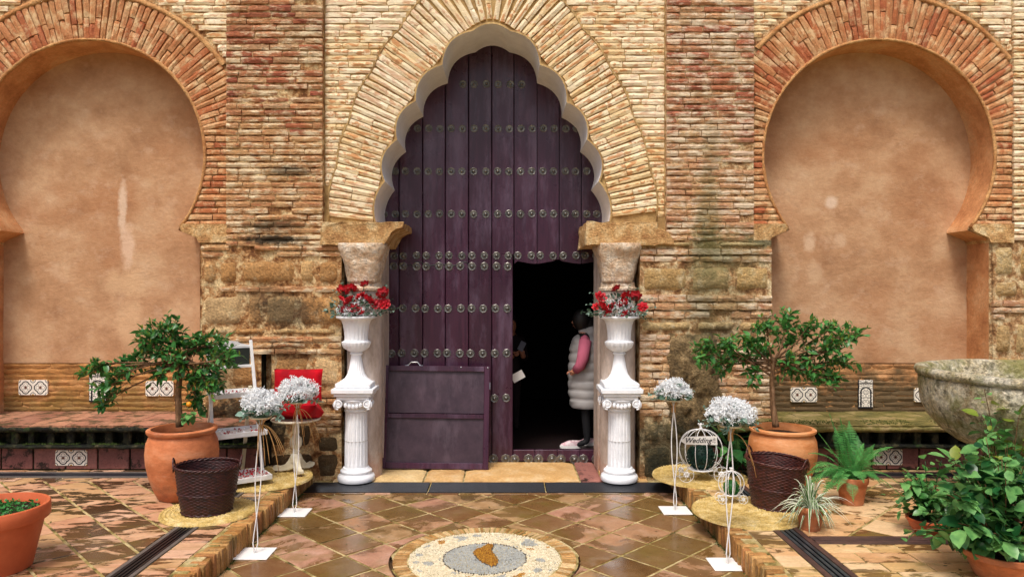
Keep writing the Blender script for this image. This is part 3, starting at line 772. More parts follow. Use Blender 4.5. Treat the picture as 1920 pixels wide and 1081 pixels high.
shaft(1158, 'pinkish marble column in the right door jamb, mostly hidden by the white pedestal')
jm = MB(); jm.box(XJL - .15, -1.23, .28, .60, 0, H(455)); jm.box(X(1120, .3), XJR + .15, .28, .60, 0, H(455))
o = jm.build('door_jamb', M['marble']); tag(o, kind='structure')
# ------------------------------------------------------------------ paving
TH = .15; XSL, XSR = -1.83, 1.53      # terrace height, step edges
def tile_piece(name, quad, z, t, mats, parent, seed=0):
    """flat paver from a polygon in x,y, slightly crowned and chipped"""
    c = sum((Vector(q) for q in quad), Vector((0, 0))) / len(quad); m = MB(); n = len(quad)
    r = random.Random(seed); dz = r.uniform(-.0025, .0025); tx, ty = r.uniform(-.012, .012), r.uniform(-.012, .012)
    ins = [c + (Vector(q) - c) * .975 for q in quad]
    def hz(p): return z + .001 + dz * .6 + (p.x - c.x) * tx * .7 + (p.y - c.y) * ty * .7
    vs = [(p.x, p.y, hz(p)) for p in ins] + [(q[0] + r.uniform(-.002, .002), q[1] + r.uniform(-.002, .002), hz(Vector(q)) - .003) for q in quad] + [(q[0], q[1], z - t) for q in quad]
    m.add(vs, [tuple(range(n))] + [(k * n + i, k * n + (i + 1) % n, (k + 1) * n + (i + 1) % n, (k + 1) * n + i) for k in (0, 1) for i in range(n)])
    m.off((c.x, c.y, z)); loc = Vector((c.x, c.y, z))
    return link(name, m.mesh(name, mats, 30), parent, loc - parent.location)
def clip_poly(poly, x0, x1, y0, y1):
    for ax, v, s in ((0, x0, 1), (0, x1, -1), (1, y0, 1), (1, y1, -1)):
        out = []
        for i in range(len(poly)):
            a, b = poly[i - 1], poly[i]; ia, ib = s * (a[ax] - v) >= 0, s * (b[ax] - v) >= 0
            if ia != ib:
                t = (v - a[ax]) / (b[ax] - a[ax]); out.append((a[0] + (b[0] - a[0]) * t, a[1] + (b[1] - a[1]) * t))
            if ib: out.append(b)
        poly = out
        if not poly: return []
    return poly
def area(p): return abs(sum(p[i - 1][0] * p[i][1] - p[i][0] * p[i - 1][1] for i in range(len(p)))) / 2
MEDC, MEDR = Vector((-.144, -2.05)), .63
def diamonds(parent, name, side, x0, x1, y0, y1, ox, oy, z, mats, gap=.020, avoid=None, seed=0):
    hd = side / math.sqrt(2); k = 0
    n = int((abs(x1 - x0) + abs(y1 - y0)) / hd) + 4
    for i in range(-n, n):
        for j in range(-n, n):
            cx, cy = ox + (i + j) * hd, oy + (i - j) * hd
            q = hd - gap * .7
            poly = clip_poly([(cx - q, cy), (cx, cy - q), (cx + q, cy), (cx, cy + q)], x0 + gap / 2, x1 - gap / 2, y0 + gap / 2, y1 - gap / 2)
            if len(poly) < 3 or area(poly) < .0015: continue
            if avoid:
                c, r = avoid
                if all((Vector(p) - c).length < r for p in poly): continue
                if (Vector((cx, cy)) - c).length < r + hd:
                    # push inner corners out to the circle
                    dense = []
                    for a in range(len(poly)):
                        p, p2 = Vector(poly[a]), Vector(poly[(a + 1) % len(poly)])
                        dense += [p.lerp(p2, t / 8) for t in range(8)]
                    np_ = []
                    for p in dense:
                        d_ = p - c
                        np_.append(p if d_.length >= r else c + d_.normalized() * r)
                    poly = [tuple(p) for p in np_]
                    if area(poly) < .004: continue
            k += 1
            tile_piece('tile', poly, z, .02, mats, parent, seed * 1000 + k)
YB = -3.7
fl = empty('courtyard_floor', (-.15, -2, -.012), kind='structure')
MB().add([(XSL, .65, -.0045), (XSR, .65, -.0045), (XSR, -12, -.0045), (XSL, -12, -.0045)], [(0, 1, 2, 3)]).build('mortar_bed', M['grout'], fl, world=True)
# lattice fitted to the photograph: one diamond centred at px (967,961)
ctr = (X(967, 0), 0); Zt = F * EYE / 411; ox, oy = (967 - VX) * Zt / F, Zt - ZW
diamonds(fl, 'tile', .333, XSL, XSR, YB, -.52, ox, oy, 0.0, M['tile'], avoid=(MEDC, MEDR + .015), seed=1)
# threshold stones between the drain and the door
ths = [(700, 793), (797, 868), (871, 1085), (1088, 1128)]
for i, (a, b) in enumerate(ths):
    x0, x1 = X(a, -.05), X(b, -.05)
    m = MB(); N1, N2 = 12, 6
    vs = [(x0 + (x1 - x0) * j / N1, -.13 + .72 * k / N2 + (.012 * nz(j, i, 3, .6) if k == 0 else 0), .022 + .006 * nz(x0 + j * .1, k * .3, 0, 4) - (.015 if j in (0, N1) or k == 0 else 0)) for k in range(N2 + 1) for j in range(N1 + 1)]
    m.add(vs, [(k * (N1 + 1) + j, k * (N1 + 1) + j + 1, (k + 1) * (N1 + 1) + j + 1, (k + 1) * (N1 + 1) + j) for k in range(N2) for j in range(N1)])
    m.add([(x0, -.13, .012), (x1, -.13, .012), (x1, -.13, -.02), (x0, -.13, -.02)], [(0, 1, 2, 3)])
    m.build('stone', [M['threshold'], M['riser']][i == 3], fl, smooth='all', world=True)
for xa, xb in ((XJL - .05, X(698, -.05)), (X(1130, -.05), XJR + .05)):
    MB().box(xa, xb, -.135, .3, -.02, .014).build('stone', M['threshold'], fl, world=True)
# narrow border strip against the drain
x = XSL + .01
while x < XSR - .05:
    L = R.uniform(.2, .34); L = min(L, XSR - .01 - x)
    tile_piece('tile', [(x, -.515), (x + L - .008, -.515), (x + L - .008, -.475), (x, -.475)], .001, .02, M['tile'], fl, int(x * 100)); x += L
# terraces
def terrace(name, x0, x1):
    t = empty(name, ((x0 + x1) / 2, -2, TH - .012), kind='structure')
    MB().box(x0, x1, -12, -.0, -.02, TH - .005).build('mortar_bed', M['grout'], t, world=True)
    return t
tl = terrace('left_terrace', -7.5, XSL - .045); tr = terrace('right_terrace', XSR + .045, 7.5)
DLX = (-2.32, -2.16); DRX = (1.85, 2.04)
diamonds(tl, 'tile', .275, -5.2, DLX[0], YB, -.64, -2.9, -1.2, TH, M['tile_side'], seed=2)
def rows(parent, x0, x1, y0, y1, w, dpt, mats, seed, gap=.013, jw=.25):
    r = random.Random(seed); y = y1; k = 0
    while y > y0 + .02:
        d_ = min(dpt * r.uniform(.9, 1.1), y - y0); x = x0
        if w < (x1 - x0) * .8: x = x0
        first = True
        while x < x1 - .02:
            L = w * r.uniform(1 - jw, 1 + jw) * (r.choice((.5, 1)) if first else 1); first = False
            if x1 - (x + L) < w * .35: L = x1 - x
            k += 1
            sk = r.uniform(-.004, .004)
            tile_piece('tile', [(x + gap / 2, y - d_ + gap / 2 + sk), (x + L - gap / 2, y - d_ + gap / 2 - sk), (x + L - gap / 2, y - gap / 2), (x + gap / 2, y - gap / 2)], TH, .02, mats, parent, seed * 997 + k)
            x += L
        y -= d_
rows(tl, DLX[1] + .0, XSL - .135, YB, -.05, .5, .15, M['tile_side'], 5)
rows(tl, -5.2, DLX[0], -.64, -.53, .22, .11, M['tile_side'], 6)
rows(tl, -5.2, DLX[0], -.33, -.24, .30, .09, M['tile_side'], 8)
rows(tl, DLX[0], DLX[1], -.33, -.05, .3, .14, M['tile_side'], 9)
rows(tr, XSR + .135, DRX[0], YB, -.05, .5, .16, M['tile_right'], 7)
CRY = (-2.20, -2.06)
rows(tr, DRX[1], 5.2, YB, CRY[0], .27, .15, M['tile_right'], 12)
diamonds(tr, 'tile', .30, DRX[1], 5.2, CRY[1], -.64, 2.9, -1.25, TH, M['tile_right'], seed=3)
rows(tr, DRX[1], 5.2, -.64, -.53, .22, .11, M['tile_right'], 13)
rows(tr, DRX[1], 5.2, -.33, -.24, .3, .09, M['tile_right'], 14)
rows(tr, DRX[0], DRX[1], -.5, -.05, .3, .14, M['tile_right'], 15)
# curb bricks on edge along both steps
for sgn, xe, par in ((-1, XSL, tl), (1, XSR, tr)):
    y = -.16
    while y > YB:
        t = R.uniform(.045, .06); w = R.uniform(.105, .135); pr = R.uniform(-.008, .008)
        a, b = sorted((xe + pr, xe + sgn * w))
        m = MB().bbox(a, b, y - t + .013, y, -.015, TH + R.uniform(-.008, .007), .005)
        for i, v in enumerate(m.v):
            m.v[i] = (v[0] + .004 * nz(*v, 30), v[1] + .003 * nz(v[1], v[0], v[2], 25), v[2] + .004 * nz(v[2], v[0], v[1], 20))
        c = Vector(((a + b) / 2, y - t / 2, 0)); m.off(c)
        link('brick', m.mesh('brick', M['curb'], 40), par, c - par.location); y -= t

# medallion of brick and pebbles set into the floor
med = empty('pebble_medallion', (MEDC.x, MEDC.y, 0), label='round pebble mosaic medallion with a gold bird-like motif in the wet tile floor', cat='mosaic')
MB().lathe([(.0001, .001), (MEDR, .001), (MEDR + .012, -.01)], 64, closed=True).build('mortar_bed', M['grout'], med, smooth=40)
nb = 92
pm = surf('ring brick', [(.3, hx('8c6434')), (.5, hx('b88c54')), (.7, hx('e0c490'))], 12, rand=[hx('ac7c44'), hx('c89c64'), hx('96703c'), hx('dcc090')], var=.15, bump=.5, bscale=60, fine=.3, rough=.3)
for i in range(nb):
    a = 2 * PI * i / nb; r0, r1 = .522, .618; da = PI / nb * R.uniform(.55, .82)
    v = []
    for z, s in ((.006, .86), (.002, 1.0), (-.015, 1.0)):
        for rr_, aa in ((r0, -da), (r1, -da), (r1, da), (r0, da)):
            v.append(((rr_ + (.003 if rr_ == r0 else -.003) * (s < 1)) * math.cos(a + aa * s), rr_ * math.sin(a + aa * s), z + (R.uniform(-.001, .001) if z > 0 else 0)))
    m = MB(); m.add(v, [(0, 1, 2, 3)] + [(k * 4 + j, k * 4 + (j + 1) % 4, k * 4 + (j + 1) % 4 + 4, k * 4 + j + 4) for k in (0, 1) for j in range(4)])
    m.build('brick', pm, med)
def flr(px, py):
    z = F * EYE / (py - VY); return Vector(((px - VX) * z / F - MEDC.x, z - ZW - MEDC.y))
z8 = lambda x, y: flr(700 + x / 4.571, 880 + y / 4.571)
motif = [z8(*p) for p in [(985, 640), (1035, 650), (1010, 700), (1040, 735), (1070, 780), (1055, 825), (1010, 835), (950, 805), (890, 765), (855, 715), (880, 690), (935, 670)]]
motl = [tuple(p) for p in motif]
peb = {k: MB() for k in ('white', 'grey', 'gold', 'dark')}
def pebble(mb, x, y, r, h):
    n = 6; a0 = R.random() * PI; e = R.uniform(.6, 1); ph = R.random() * PI
    vs = []
    for k in range(n):
        a = 2 * PI * k / n + a0; dx, dy = r * math.cos(a), r * e * math.sin(a)
        vs.append((x + dx * math.cos(ph) - dy * math.sin(ph), y + dx * math.sin(ph) + dy * math.cos(ph), .001))
    for k in range(n):
        vs.append((x + (vs[k][0] - x) * .62, y + (vs[k][1] - y) * .62, .001 + h))
    mb.add(vs, [tuple(range(n, 2 * n))] + [(k, (k + 1) % n, (k + 1) % n + n, k + n) for k in range(n)])
sp = .0148; y = -.515; row = 0
while y < .515:
    x = -.515 + (row % 2) * sp / 2
    while x < .515:
        rr_ = math.hypot(x, y)
        if rr_ < .512:
            px_, py_ = x + R.uniform(-.003, .003), y + R.uniform(-.003, .003)
            if rr_ < .275:
                k = 'gold' if inside((x, y), motl) else 'grey'
            else:
                a = math.atan2(y, x)
                w = nz(x * 1.2, y * 1.2, 3.3, 9) + .35 * math.sin(a * 5 + rr_ * 26) * math.cos((rr_ - .40) * 20)
                k = 'grey' if w > .30 and .30 < rr_ < .48 else ('gold' if w < -.62 else 'white')
                if rr_ < .285: k = 'dark'
            if k == 'gold' and rr_ < .275:
                pebble(peb[k], px_, py_, sp * .48, .012)
            else: pebble(peb[k], px_, py_, sp * R.uniform(.45, .56), R.uniform(.003, .007))
        x += sp
    y += sp * .87; row += 1
pmats = {'white': plain('white pebble', 'c4b898', .4, var=.25, col2='eee4ca', vscale=40), 'grey': plain('grey pebble', '8e9290', .4, col2='b4b6b0', vscale=40),
         'gold': plain('gold pebble', 'cf9c3c', .3, col2='7c4420', vscale=60), 'dark': plain('dark pebble', '4b4640', .4, var=.3, vscale=40)}
for k, mb in peb.items():
    o = mb.build('pebbles', pmats[k], med); o['kind'] = 'stuff'
m = MB(); loop = [Vector((p.x, p.y, .004)) for p in motif]; m.tube(loop + [loop[0]], .005, 5); m.build('motif_outline', pmats['dark'], med, smooth='all')

# ------------------------------------------------------------------ drains
M['grate'] = plain('dark grate iron', '2a2d34', .35, .6, var=.3, bump=.2, spec=.5)
M['grate_side'] = plain('grey granite channel edge', '6a625c', .5, 0, var=.35, bump=.4)
M['channel_black'] = plain('wet channel', '0a0b0e', .25)
M['rust_edge'] = plain('rusty brown channel edge', '5a4038', .5, 0, col2='3a2a28', bump=.4)
M['galv'] = plain('worn galvanised steel', '5f6a74', .35, .7, col2='3e464e', bump=.2)
def drain(x0, x1, y0, y1, z, along, nb, label, em, bm_, group=None, edge=.02, name='drain_channel'):
    c = Vector(((x0 + x1) / 2, (y0 + y1) / 2, z)); root = empty(name, c, label=label, cat='drain', group=group)
    w, l = ((y1 - y0), (x1 - x0)) if along == 'x' else ((x1 - x0), (y1 - y0))
    def bx(a0, a1, b0, b1, z0, z1):                     # a across, b along
        m = MB()
        if along == 'x': m.bbox(b0, b1, a0, a1, z0, z1, .0015)
        else: m.bbox(a0, a1, b0, b1, z0, z1, .0015)
        return m
    bx(-w / 2 + .001, w / 2 - .001, -l / 2, l / 2, -.02, -.004).build('channel', M['channel_black'], root)
    for s in (-1, 1):
        a = sorted((s * w / 2, s * (w / 2 - edge))); bx(a[0], a[1], -l / 2, l / 2, -.014, .005).build('edge', em, root)
    inner = w - 2 * edge; bw = inner / nb
    for i in range(nb):
        a = -inner / 2 + bw * (i + .5)
        bx(a - bw * .30, a + bw * .30, -l / 2 + .004, l / 2 - .004, -.003, .004).build('bar', bm_, root)
    return root
ga = [X(580, -.3), X(805, -.3), X(1022, -.3), X(1240, -.3)]
ga[0] = XSL + .004; ga[3] = XSR - .004
for i, (a, b) in enumerate(zip(ga, ga[1:])):
    r_ = drain(a + .004, b - .004, -.468, -.145, .004, 'x', 13, ['iron drain grate before the door, the section under the left white pedestal', 'middle section of the iron drain grate before the door', 'iron drain grate before the door, the section under the right white pedestal'][i],
          M['grate'], M['grate'], 'drain grates along the threshold', edge=.012, name='drain_grate')
drain(DLX[0], DLX[1], YB, -.30, TH, 'y', 4, 'black drain channel running under the basket mat on the left terrace', M['grate_side'], M['grate'], edge=.028)
drain(-5.5, DLX[0] - .004, -.52, -.335, TH, 'x', 3, 'dark drain channel along the foot of the left bench', M['grate_side'], M['grate'], edge=.03)
drain(DRX[0], DRX[1], YB, -.50, TH, 'y', 3, 'rusty edged grey drain channel running to the lower right', M['rust_edge'], M['galv'], edge=.04)
drain(DRX[1] + .004, 5.2, CRY[0] + .0, CRY[1], TH, 'x', 2, 'brown drain channel branching off to the right behind the spider plant', M['rust_edge'], M['rust_edge'], edge=.035)
drain(DRX[1] + .004, 5.2, -.52, -.335, TH, 'x', 3, 'dark drain channel along the foot of the right bench', M['rust_edge'], M['grate'], edge=.03)

# ------------------------------------------------------------------ benches
def bench(x0, x1, label, topmat, seed):
    root = empty('masonry_bench', ((x0 + x1) / 2, -.1, TH), label=label, cat='bench')
    r = random.Random(seed); zt = .60
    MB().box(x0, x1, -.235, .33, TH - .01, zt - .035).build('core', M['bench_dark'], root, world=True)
    x = x0; k = 0
    while x < x1:                                                   # top slabs
        L = min(r.uniform(.28, .36), x1 - x); k += 1
        m = MB(); N1, N2 = 8, 8
        vs = []
        for b in range(N2 + 1):
            for a in range(N1 + 1):
                xx, yy = x + .003 + (L - .006) * a / N1, -.40 + .725 * b / N2
                z = zt + .006 * nz(xx, yy, 1, 7) + (.005 if False else 0)
                if b == 0: yy += .015 * nz(xx, 0, k, 12)
                if b == 0 : z -= .010
                vs.append((xx, yy, z))
        m.add(vs, [(b * (N1 + 1) + a, b * (N1 + 1) + a + 1, (b + 1) * (N1 + 1) + a + 1, (b + 1) * (N1 + 1) + a) for b in range(N2) for a in range(N1)])
        m.add([vs[0], vs[N1], (x + L - .003, -.395, zt - .045), (x + .003, -.395, zt - .045)], [(0, 1, 2, 3)])
        m.build('tile', topmat, root, smooth='all', world=True); x += L
    def lump(name, z0, z1, y0, d_, mat):
        m = MB(); N = int((x1 - x0) / .03); K = 5; vs = []
        for k_ in range(K + 1):
            z = z0 + (z1 - z0) * k_ / K; bul = math.sin(PI * k_ / K) ** .5 * d_
            for a in range(N + 1):
                xx = x0 + (x1 - x0) * a / N
                vs.append((xx, y0 - bul + .014 * nz(xx, z, 2, 14) + .006 * nz(xx, z, 5, 40), z + .008 * nz(xx, 3, z, 9)))
        m.add(vs, [(k_ * (N + 1) + a, k_ * (N + 1) + a + 1, (k_ + 1) * (N + 1) + a + 1, (k_ + 1) * (N + 1) + a) for k_ in range(K) for a in range(N)])
        m.build(name, mat, root, smooth='all', world=True)
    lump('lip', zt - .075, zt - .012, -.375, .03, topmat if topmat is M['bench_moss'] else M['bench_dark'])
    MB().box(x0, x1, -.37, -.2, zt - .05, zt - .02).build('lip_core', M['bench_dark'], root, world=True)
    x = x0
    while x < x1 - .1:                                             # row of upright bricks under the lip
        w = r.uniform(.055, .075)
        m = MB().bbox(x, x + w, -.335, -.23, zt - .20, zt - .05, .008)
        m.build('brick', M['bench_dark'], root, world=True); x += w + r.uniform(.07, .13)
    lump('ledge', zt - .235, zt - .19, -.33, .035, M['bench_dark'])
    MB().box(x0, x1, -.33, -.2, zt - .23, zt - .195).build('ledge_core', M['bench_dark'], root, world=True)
    x = x0; z0, z1 = TH + .01, zt - .245
    while x < x1 - .01:                                             # riser tiles
        L = min(r.choice((.30, .30, .30, .14)), x1 - x)
        m = MB().bbox(x + .008, x + L - .008, -.252, -.235, z0, z1, .004)
        m.build('tile', M['riser'], root, world=True); x += L
    return root
bench(-5.6, X(486, -.39), 'long pink-tiled masonry bench with black mossy underside behind the left terracotta urn', M['bench_tile'], 3)
bench(X(1345, -.39), 5.6, 'long moss-topped masonry bench behind the fern and the stone basin', M['bench_moss'], 4)

# ------------------------------------------------------------------ painted tiles (flat print on real tile slabs)
def print_mat(name, kind):
    m, nt, P = newmat(name)
    uv = nd(nt, 'TexCoord').outputs['UV']; s = nd(nt, 'SeparateXYZ', {0: uv}); u, v = s.outputs[0], s.outputs[1]
    sub = lambda a, b: mth(nt, 'SUBTRACT', a, b)
    def lt(a, b): return mth(nt, 'LESS_THAN', a, b)
    def mx_(a, b): return mth(nt, 'MAXIMUM', a, b)
    def mn(a, b): return mth(nt, 'MINIMUM', a, b)
    def length(a, b): return mth(nt, 'SQRT', mth(nt, 'ADD', mth(nt, 'MULTIPLY', a, a), mth(nt, 'MULTIPLY', b, b)))
    def ab(a): return mth(nt, 'ABSOLUTE', a)
    white, ink, brown, ochre = hx('efe9dc'), hx('1b1e2a'), hx('5a2c1a'), hx('c09a50')
    if kind == 'rosette':
        x = sub(mth(nt, 'FRACT', u), .5); y = sub(mth(nt, 'FRACT', v), .5); ax, ay = ab(x), ab(y)
        a1 = length(sub(ax, .17), y); a2 = length(x, sub(ay, .17)); d_ = sub(mn(a1, a2), .235)
        line = lt(ab(d_), .036)
        cx_, cy_ = sub(.5, ax), sub(.5, ay); dc = sub(length(cx_, cy_), .17); line2 = lt(ab(dc), .022)
        lace = lt(ab(sub(mn(a1, a2), .12)), .014)
        ang = mth(nt, 'ARCTAN2', y, x); r_ = length(x, y)
        star = lt(r_, mth(nt, 'MULTIPLY_ADD', mth(nt, 'COSINE', mth(nt, 'MULTIPLY', ang, 8)), .045, .105))
        sq = mn(lt(cx_, .07), lt(cy_, .07))
        c = mix(nt, mx_(line, line2), white, ink)
        c = mix(nt, mth(nt, 'MULTIPLY', lace, .7), c, ink); c = mix(nt, star, c, brown); c = mix(nt, sq, c, ochre)
    else:
        x = ab(sub(u, .5)); w = nd(nt, 'CombineXYZ', {0: mth(nt, 'MULTIPLY', x, 1.0), 1: mth(nt, 'MULTIPLY', v, 2.0)}).outputs[0]
        vo = nd(nt, 'TexVoronoi', {'Vector': w, 'Scale': 6.5}, feature='DISTANCE_TO_EDGE').outputs['Distance']
        lace = lt(vo, .055)
        ca = sub(length(x, sub(mth(nt, 'MULTIPLY', v, 2.0), 1.15)), .33); archl = lt(ab(ca), .05)
        archl = mth(nt, 'MULTIPLY', archl, mth(nt, 'GREATER_THAN', v, .52))
        col = mth(nt, 'MULTIPLY', lt(ab(sub(x, .33)), .05), lt(v, .56))
        band = mx_(lt(v, .06), mth(nt, 'MULTIPLY', mth(nt, 'GREATER_THAN', v, .86), lt(ab(sub(v, .88)), .02)))
        border = mth(nt, 'GREATER_THAN', x, .46)
        c = mix(nt, lace, white, ink); c = mix(nt, mx_(archl, mx_(col, mx_(band, border))), c, ink)
    nt.links.new(c, P.inputs['Base Color']); P.inputs['Roughness'].default_value = .22
    return m
M['rosette'] = print_mat('rosette tile glaze', 'rosette'); M['lattice'] = print_mat('arabesque tile glaze', 'lattice')
def azulejo(px0, px1, py0, py1, Y, kind, label, rep=2):
    x0, x1, z0, z1 = X(px0, Y), X(px1, Y), H(py1, Y), H(py0, Y); c = Vector(((x0 + x1) / 2, Y, (z0 + z1) / 2))
    root = empty('glazed_tile_panel', c, label=label, cat='tile panel')
    w = (x1 - x0) / rep
    for i in range(rep):
        a = -(x1 - x0) / 2 + w * i; me = MB()
        hz_ = (z1 - z0) / 2
        me.bbox(a + .001, a + w - .001, -.006, .012, -hz_, hz_, .002)
        msh = me.mesh('tile', M['rosette' if kind == 'r' else 'lattice'])
        uvl = msh.uv_layers.new(name='UVMap')
        for lp in msh.loops:
            v = msh.vertices[lp.vertex_index].co; uvl.data[lp.index].uv = (min(.999, max(.001, (v.x - a) / w)), min(.999, max(.001, (v.z + hz_) / (2 * hz_))))
        link('tile', msh, root)
YN = .322
azulejo(35, 90, 712, 740, YN, 'r', 'pair of black and white rosette tiles at the far left of the left niche')
azulejo(273, 326, 714, 742, YN, 'r', 'pair of rosette tiles half hidden by the orange tree in the left niche')
azulejo(167, 200, 699, 753, YN, 'l', 'tall arabesque tile behind the low branch in the left niche', 1)
azulejo(104, 164, 843, 872, -.255, 'r', 'pair of rosette tiles set in the foot of the left bench')
azulejo(1482, 1532, 726, 753, YN, 'r', 'pair of rosette tiles beside the right tree trunk in the right niche')
azulejo(1609, 1637, 712, 765, YN, 'l', 'tall arabesque tile in the middle of the right niche', 1)
azulejo(1714, 1764, 727, 753, YN, 'r', 'pair of rosette tiles partly hidden by the stone basin')
azulejo(1638, 1692, 841, 871, -.255, 'r', 'pair of rosette tiles in the bench foot behind the fern')

# ------------------------------------------------------------------ the great door
def wood_mat(name, c1, c2, rough=.38, fade_sheen='8a7890', st_=(14, 3, .8)):
    m, nt, P = newmat(name)
    pos = wpos(nt); st = nd(nt, 'VectorMath', {0: pos, 1: st_}, operation='MULTIPLY').outputs[0]
    g_ = nse(nt, st, 2.2, 7, .65); c = mix(nt, mrange(nt, g_, .3, .7), hx(c1), hx(c2))
    oi = nd(nt, 'ObjectInfo').outputs['Random']; k = mth(nt, 'MULTIPLY_ADD', oi, .35, .85)
    c = mix(nt, 1, c, nd(nt, 'CombineXYZ', {0: k, 1: k, 2: k}).outputs[0], 'MULTIPLY')
    fv = nd(nt, 'VectorMath', {0: nd(nt, 'VectorMath', {0: pos, 1: (2.2, 1, .55)}, operation='MULTIPLY').outputs[0], 1: nd(nt, 'CombineXYZ', {0: mth(nt, 'MULTIPLY', oi, 7.0)}).outputs[0]}, operation='ADD').outputs[0]
    f = mth(nt, 'MULTIPLY', mrange(nt, nse(nt, fv, 1.5, 7, .75), .50, .66), .28)  # pale upright streaks: worn paint plus a sheen put into the colour
    c = mix(nt, f, c, hx(fade_sheen))
    nt.links.new(c, P.inputs['Base Color'])
    nt.links.new(mth(nt, 'MULTIPLY_ADD', nse(nt, pos, 3, 5, .6), .35, rough - .15), P.inputs['Roughness'])
    b = nd(nt, 'Bump', {'Height': g_, 'Strength': .35, 'Distance': .004}); nt.links.new(b.outputs[0], P.inputs['Normal'])
    return m
M['door'] = wood_mat('purple painted wood', '2b1126', '452034', .28)
M['panel'] = wood_mat('faded purple panel', '2a1c28', '46343f', .42, '7c6c78', (3, 3, 2.4))
M['iron'] = plain('aged iron stud', '5e5e5c', .36, .75, col2='8c8a84', bump=.3, vscale=20)
M['door_groove'] = plain('black gap', '050406', .6)  # near-black colour for the shade in plank gaps and the wicket groove
DYF = .60
door = empty('studded_door', (X(922, DYF), DYF, .02), label='tall purple plank door with rows of round iron studs in the scalloped arch', cat='door')
edges = [700, 748, 792.5, 835, 878.5, 922, 964, 1007, 1048.5, 1090, 1134]
WX0, WX1, WZ0, WZ1 = X(962, DYF), X(1128, DYF), H(843, DYF), H(492, DYF)
def plank(a, b, z0, z1, topcurve=None):
    x0, x1 = X(a, DYF) + .004, X(b, DYF) - .004
    m = MB().bbox(x0, x1, DYF, DYF + .05, z0, z1, .005)
    return m.build('plank', M['door'], door, world=True)
for a, b in zip(edges, edges[1:]):
    if b <= 923: plank(a, b, .025, 4.45)
plank(922, 962, .025, 2.20); plank(922, 964, 2.20, 4.45)
# planks above the wicket end in a shallow double curve
def wtop(px):
    t = (px - 962) / (1128 - 962)
    return 489 + 5 * math.sin(t * PI * 2) ** 2 + (5 if px > 1118 or px < 967 else 0) - (3 if abs(t - .5) < .04 else 0)
for a, b in zip(edges[6:], edges[7:]):
    x0, x1 = X(a, DYF) + .004, X(b, DYF) - .004; m = MB(); n = 8
    low = [(x0 + (x1 - x0) * i / n, H(wtop(a + (b - a) * i / n), DYF)) for i in range(n + 1)]
    m.prism(low + [(x1, 4.45), (x0, 4.45)], DYF, DYF + .05); m.build('plank', M['door'], door, world=True)
plank(1128, 1134, .025, H(492, DYF))
for a, b in ((962, 1003), (1003, 1045), (1045, 1087), (1087, 1128)):
    m = MB().bbox(X(a, DYF) + .002, X(b, DYF) - .002, DYF, DYF + .05, .03, WZ0, .004); m.build('sill_board', M['door'], door, world=True)
MB().box(X(705, DYF), X(961, DYF), DYF + .045, DYF + .07, .02, 4.45).box(X(961, DYF), X(1134, DYF), DYF + .045, DYF + .07, H(486, DYF), 4.45).build('back_board', M['door_groove'], door, world=True)
# dark tube painting the shaded wicket groove on the fixed leaf
m = MB(); m.tube([(X(px, DYF), DYF - .001, H(495 - (4 if abs((px - 700) % 84 - 42) > 34 else 0) + 2.5 * math.sin((px - 700) / 84 * PI * 2) ** 2, DYF)) for px in range(704, 880, 3)], .005, 4)
m.build('groove_line', M['door_groove'], door, world=True)
def stud_mesh():
    m = MB(); n = 16
    m.lathe([(.047, 0), (.047, .004), (.042, .007), (.036, .004), (.030, .003), (.027, .008), (.022, .008)], n, mod=lambda a, z, r: 1 + (.05 * math.cos(8 * a) if r > .04 else 0), closed=True)
    m.lathe([(.022, .006), (.0195, .016), (.014, .025), (.007, .030), (.0001, .031)], n, closed=True)
    for i, v in enumerate(m.v): m.v[i] = (v[0], -v[2], v[1])
    return m.mesh('stud', M['iron'], 50)
SM = stud_mesh()
gen = lambda l: l
base18 = [720, 741, 760, 782, 803, 824, 846, 866, 888, 911, 933, 954, 976, 997, 1018, 1038, 1060, 1079, 1100, 1119]
srows = [(158, [868, 889, 912, 934, 957, 978]), (241, [762, 783, 804, 825, 846, 867, 889, 911, 934, 955, 977, 998, 1019, 1039, 1061, 1081]), (321, base18), (401, base18),
    (479, [717, 739, 756, 781, 799, 823, 842, 866, 885, 908, 931, 953, 971, 996, 1013, 1037, 1056, 1080, 1097, 1118]), (499, [717, 738, 756, 781, 799, 823, 842, 863, 885, 908, 931, 952]),
    (578, [713, 734, 755, 779, 797, 821, 840, 864, 884, 906, 929, 951]), (662, [713, 734, 753, 777, 796, 820, 838, 862, 882, 905, 928, 950]), (746, [713, 734, 753, 777, 796, 820, 838, 862, 882, 905, 927, 949]),
    (860, [713, 734, 753, 777, 796, 820, 838, 862, 882, 905, 925, 948, 965, 991, 1010, 1035, 1052, 1077, 1094, 1118])]
for py, xs in srows:
    for px in xs:
        p = W(px, py + R.uniform(-.6, .6), DYF)
        s = .86 if py < 480 else (.92 if py < 800 else 1.08)
        link('stud', SM, door, p - door.location, (0, R.uniform(-.3, .3), 0), (s, R.uniform(.8, 1.1), s))
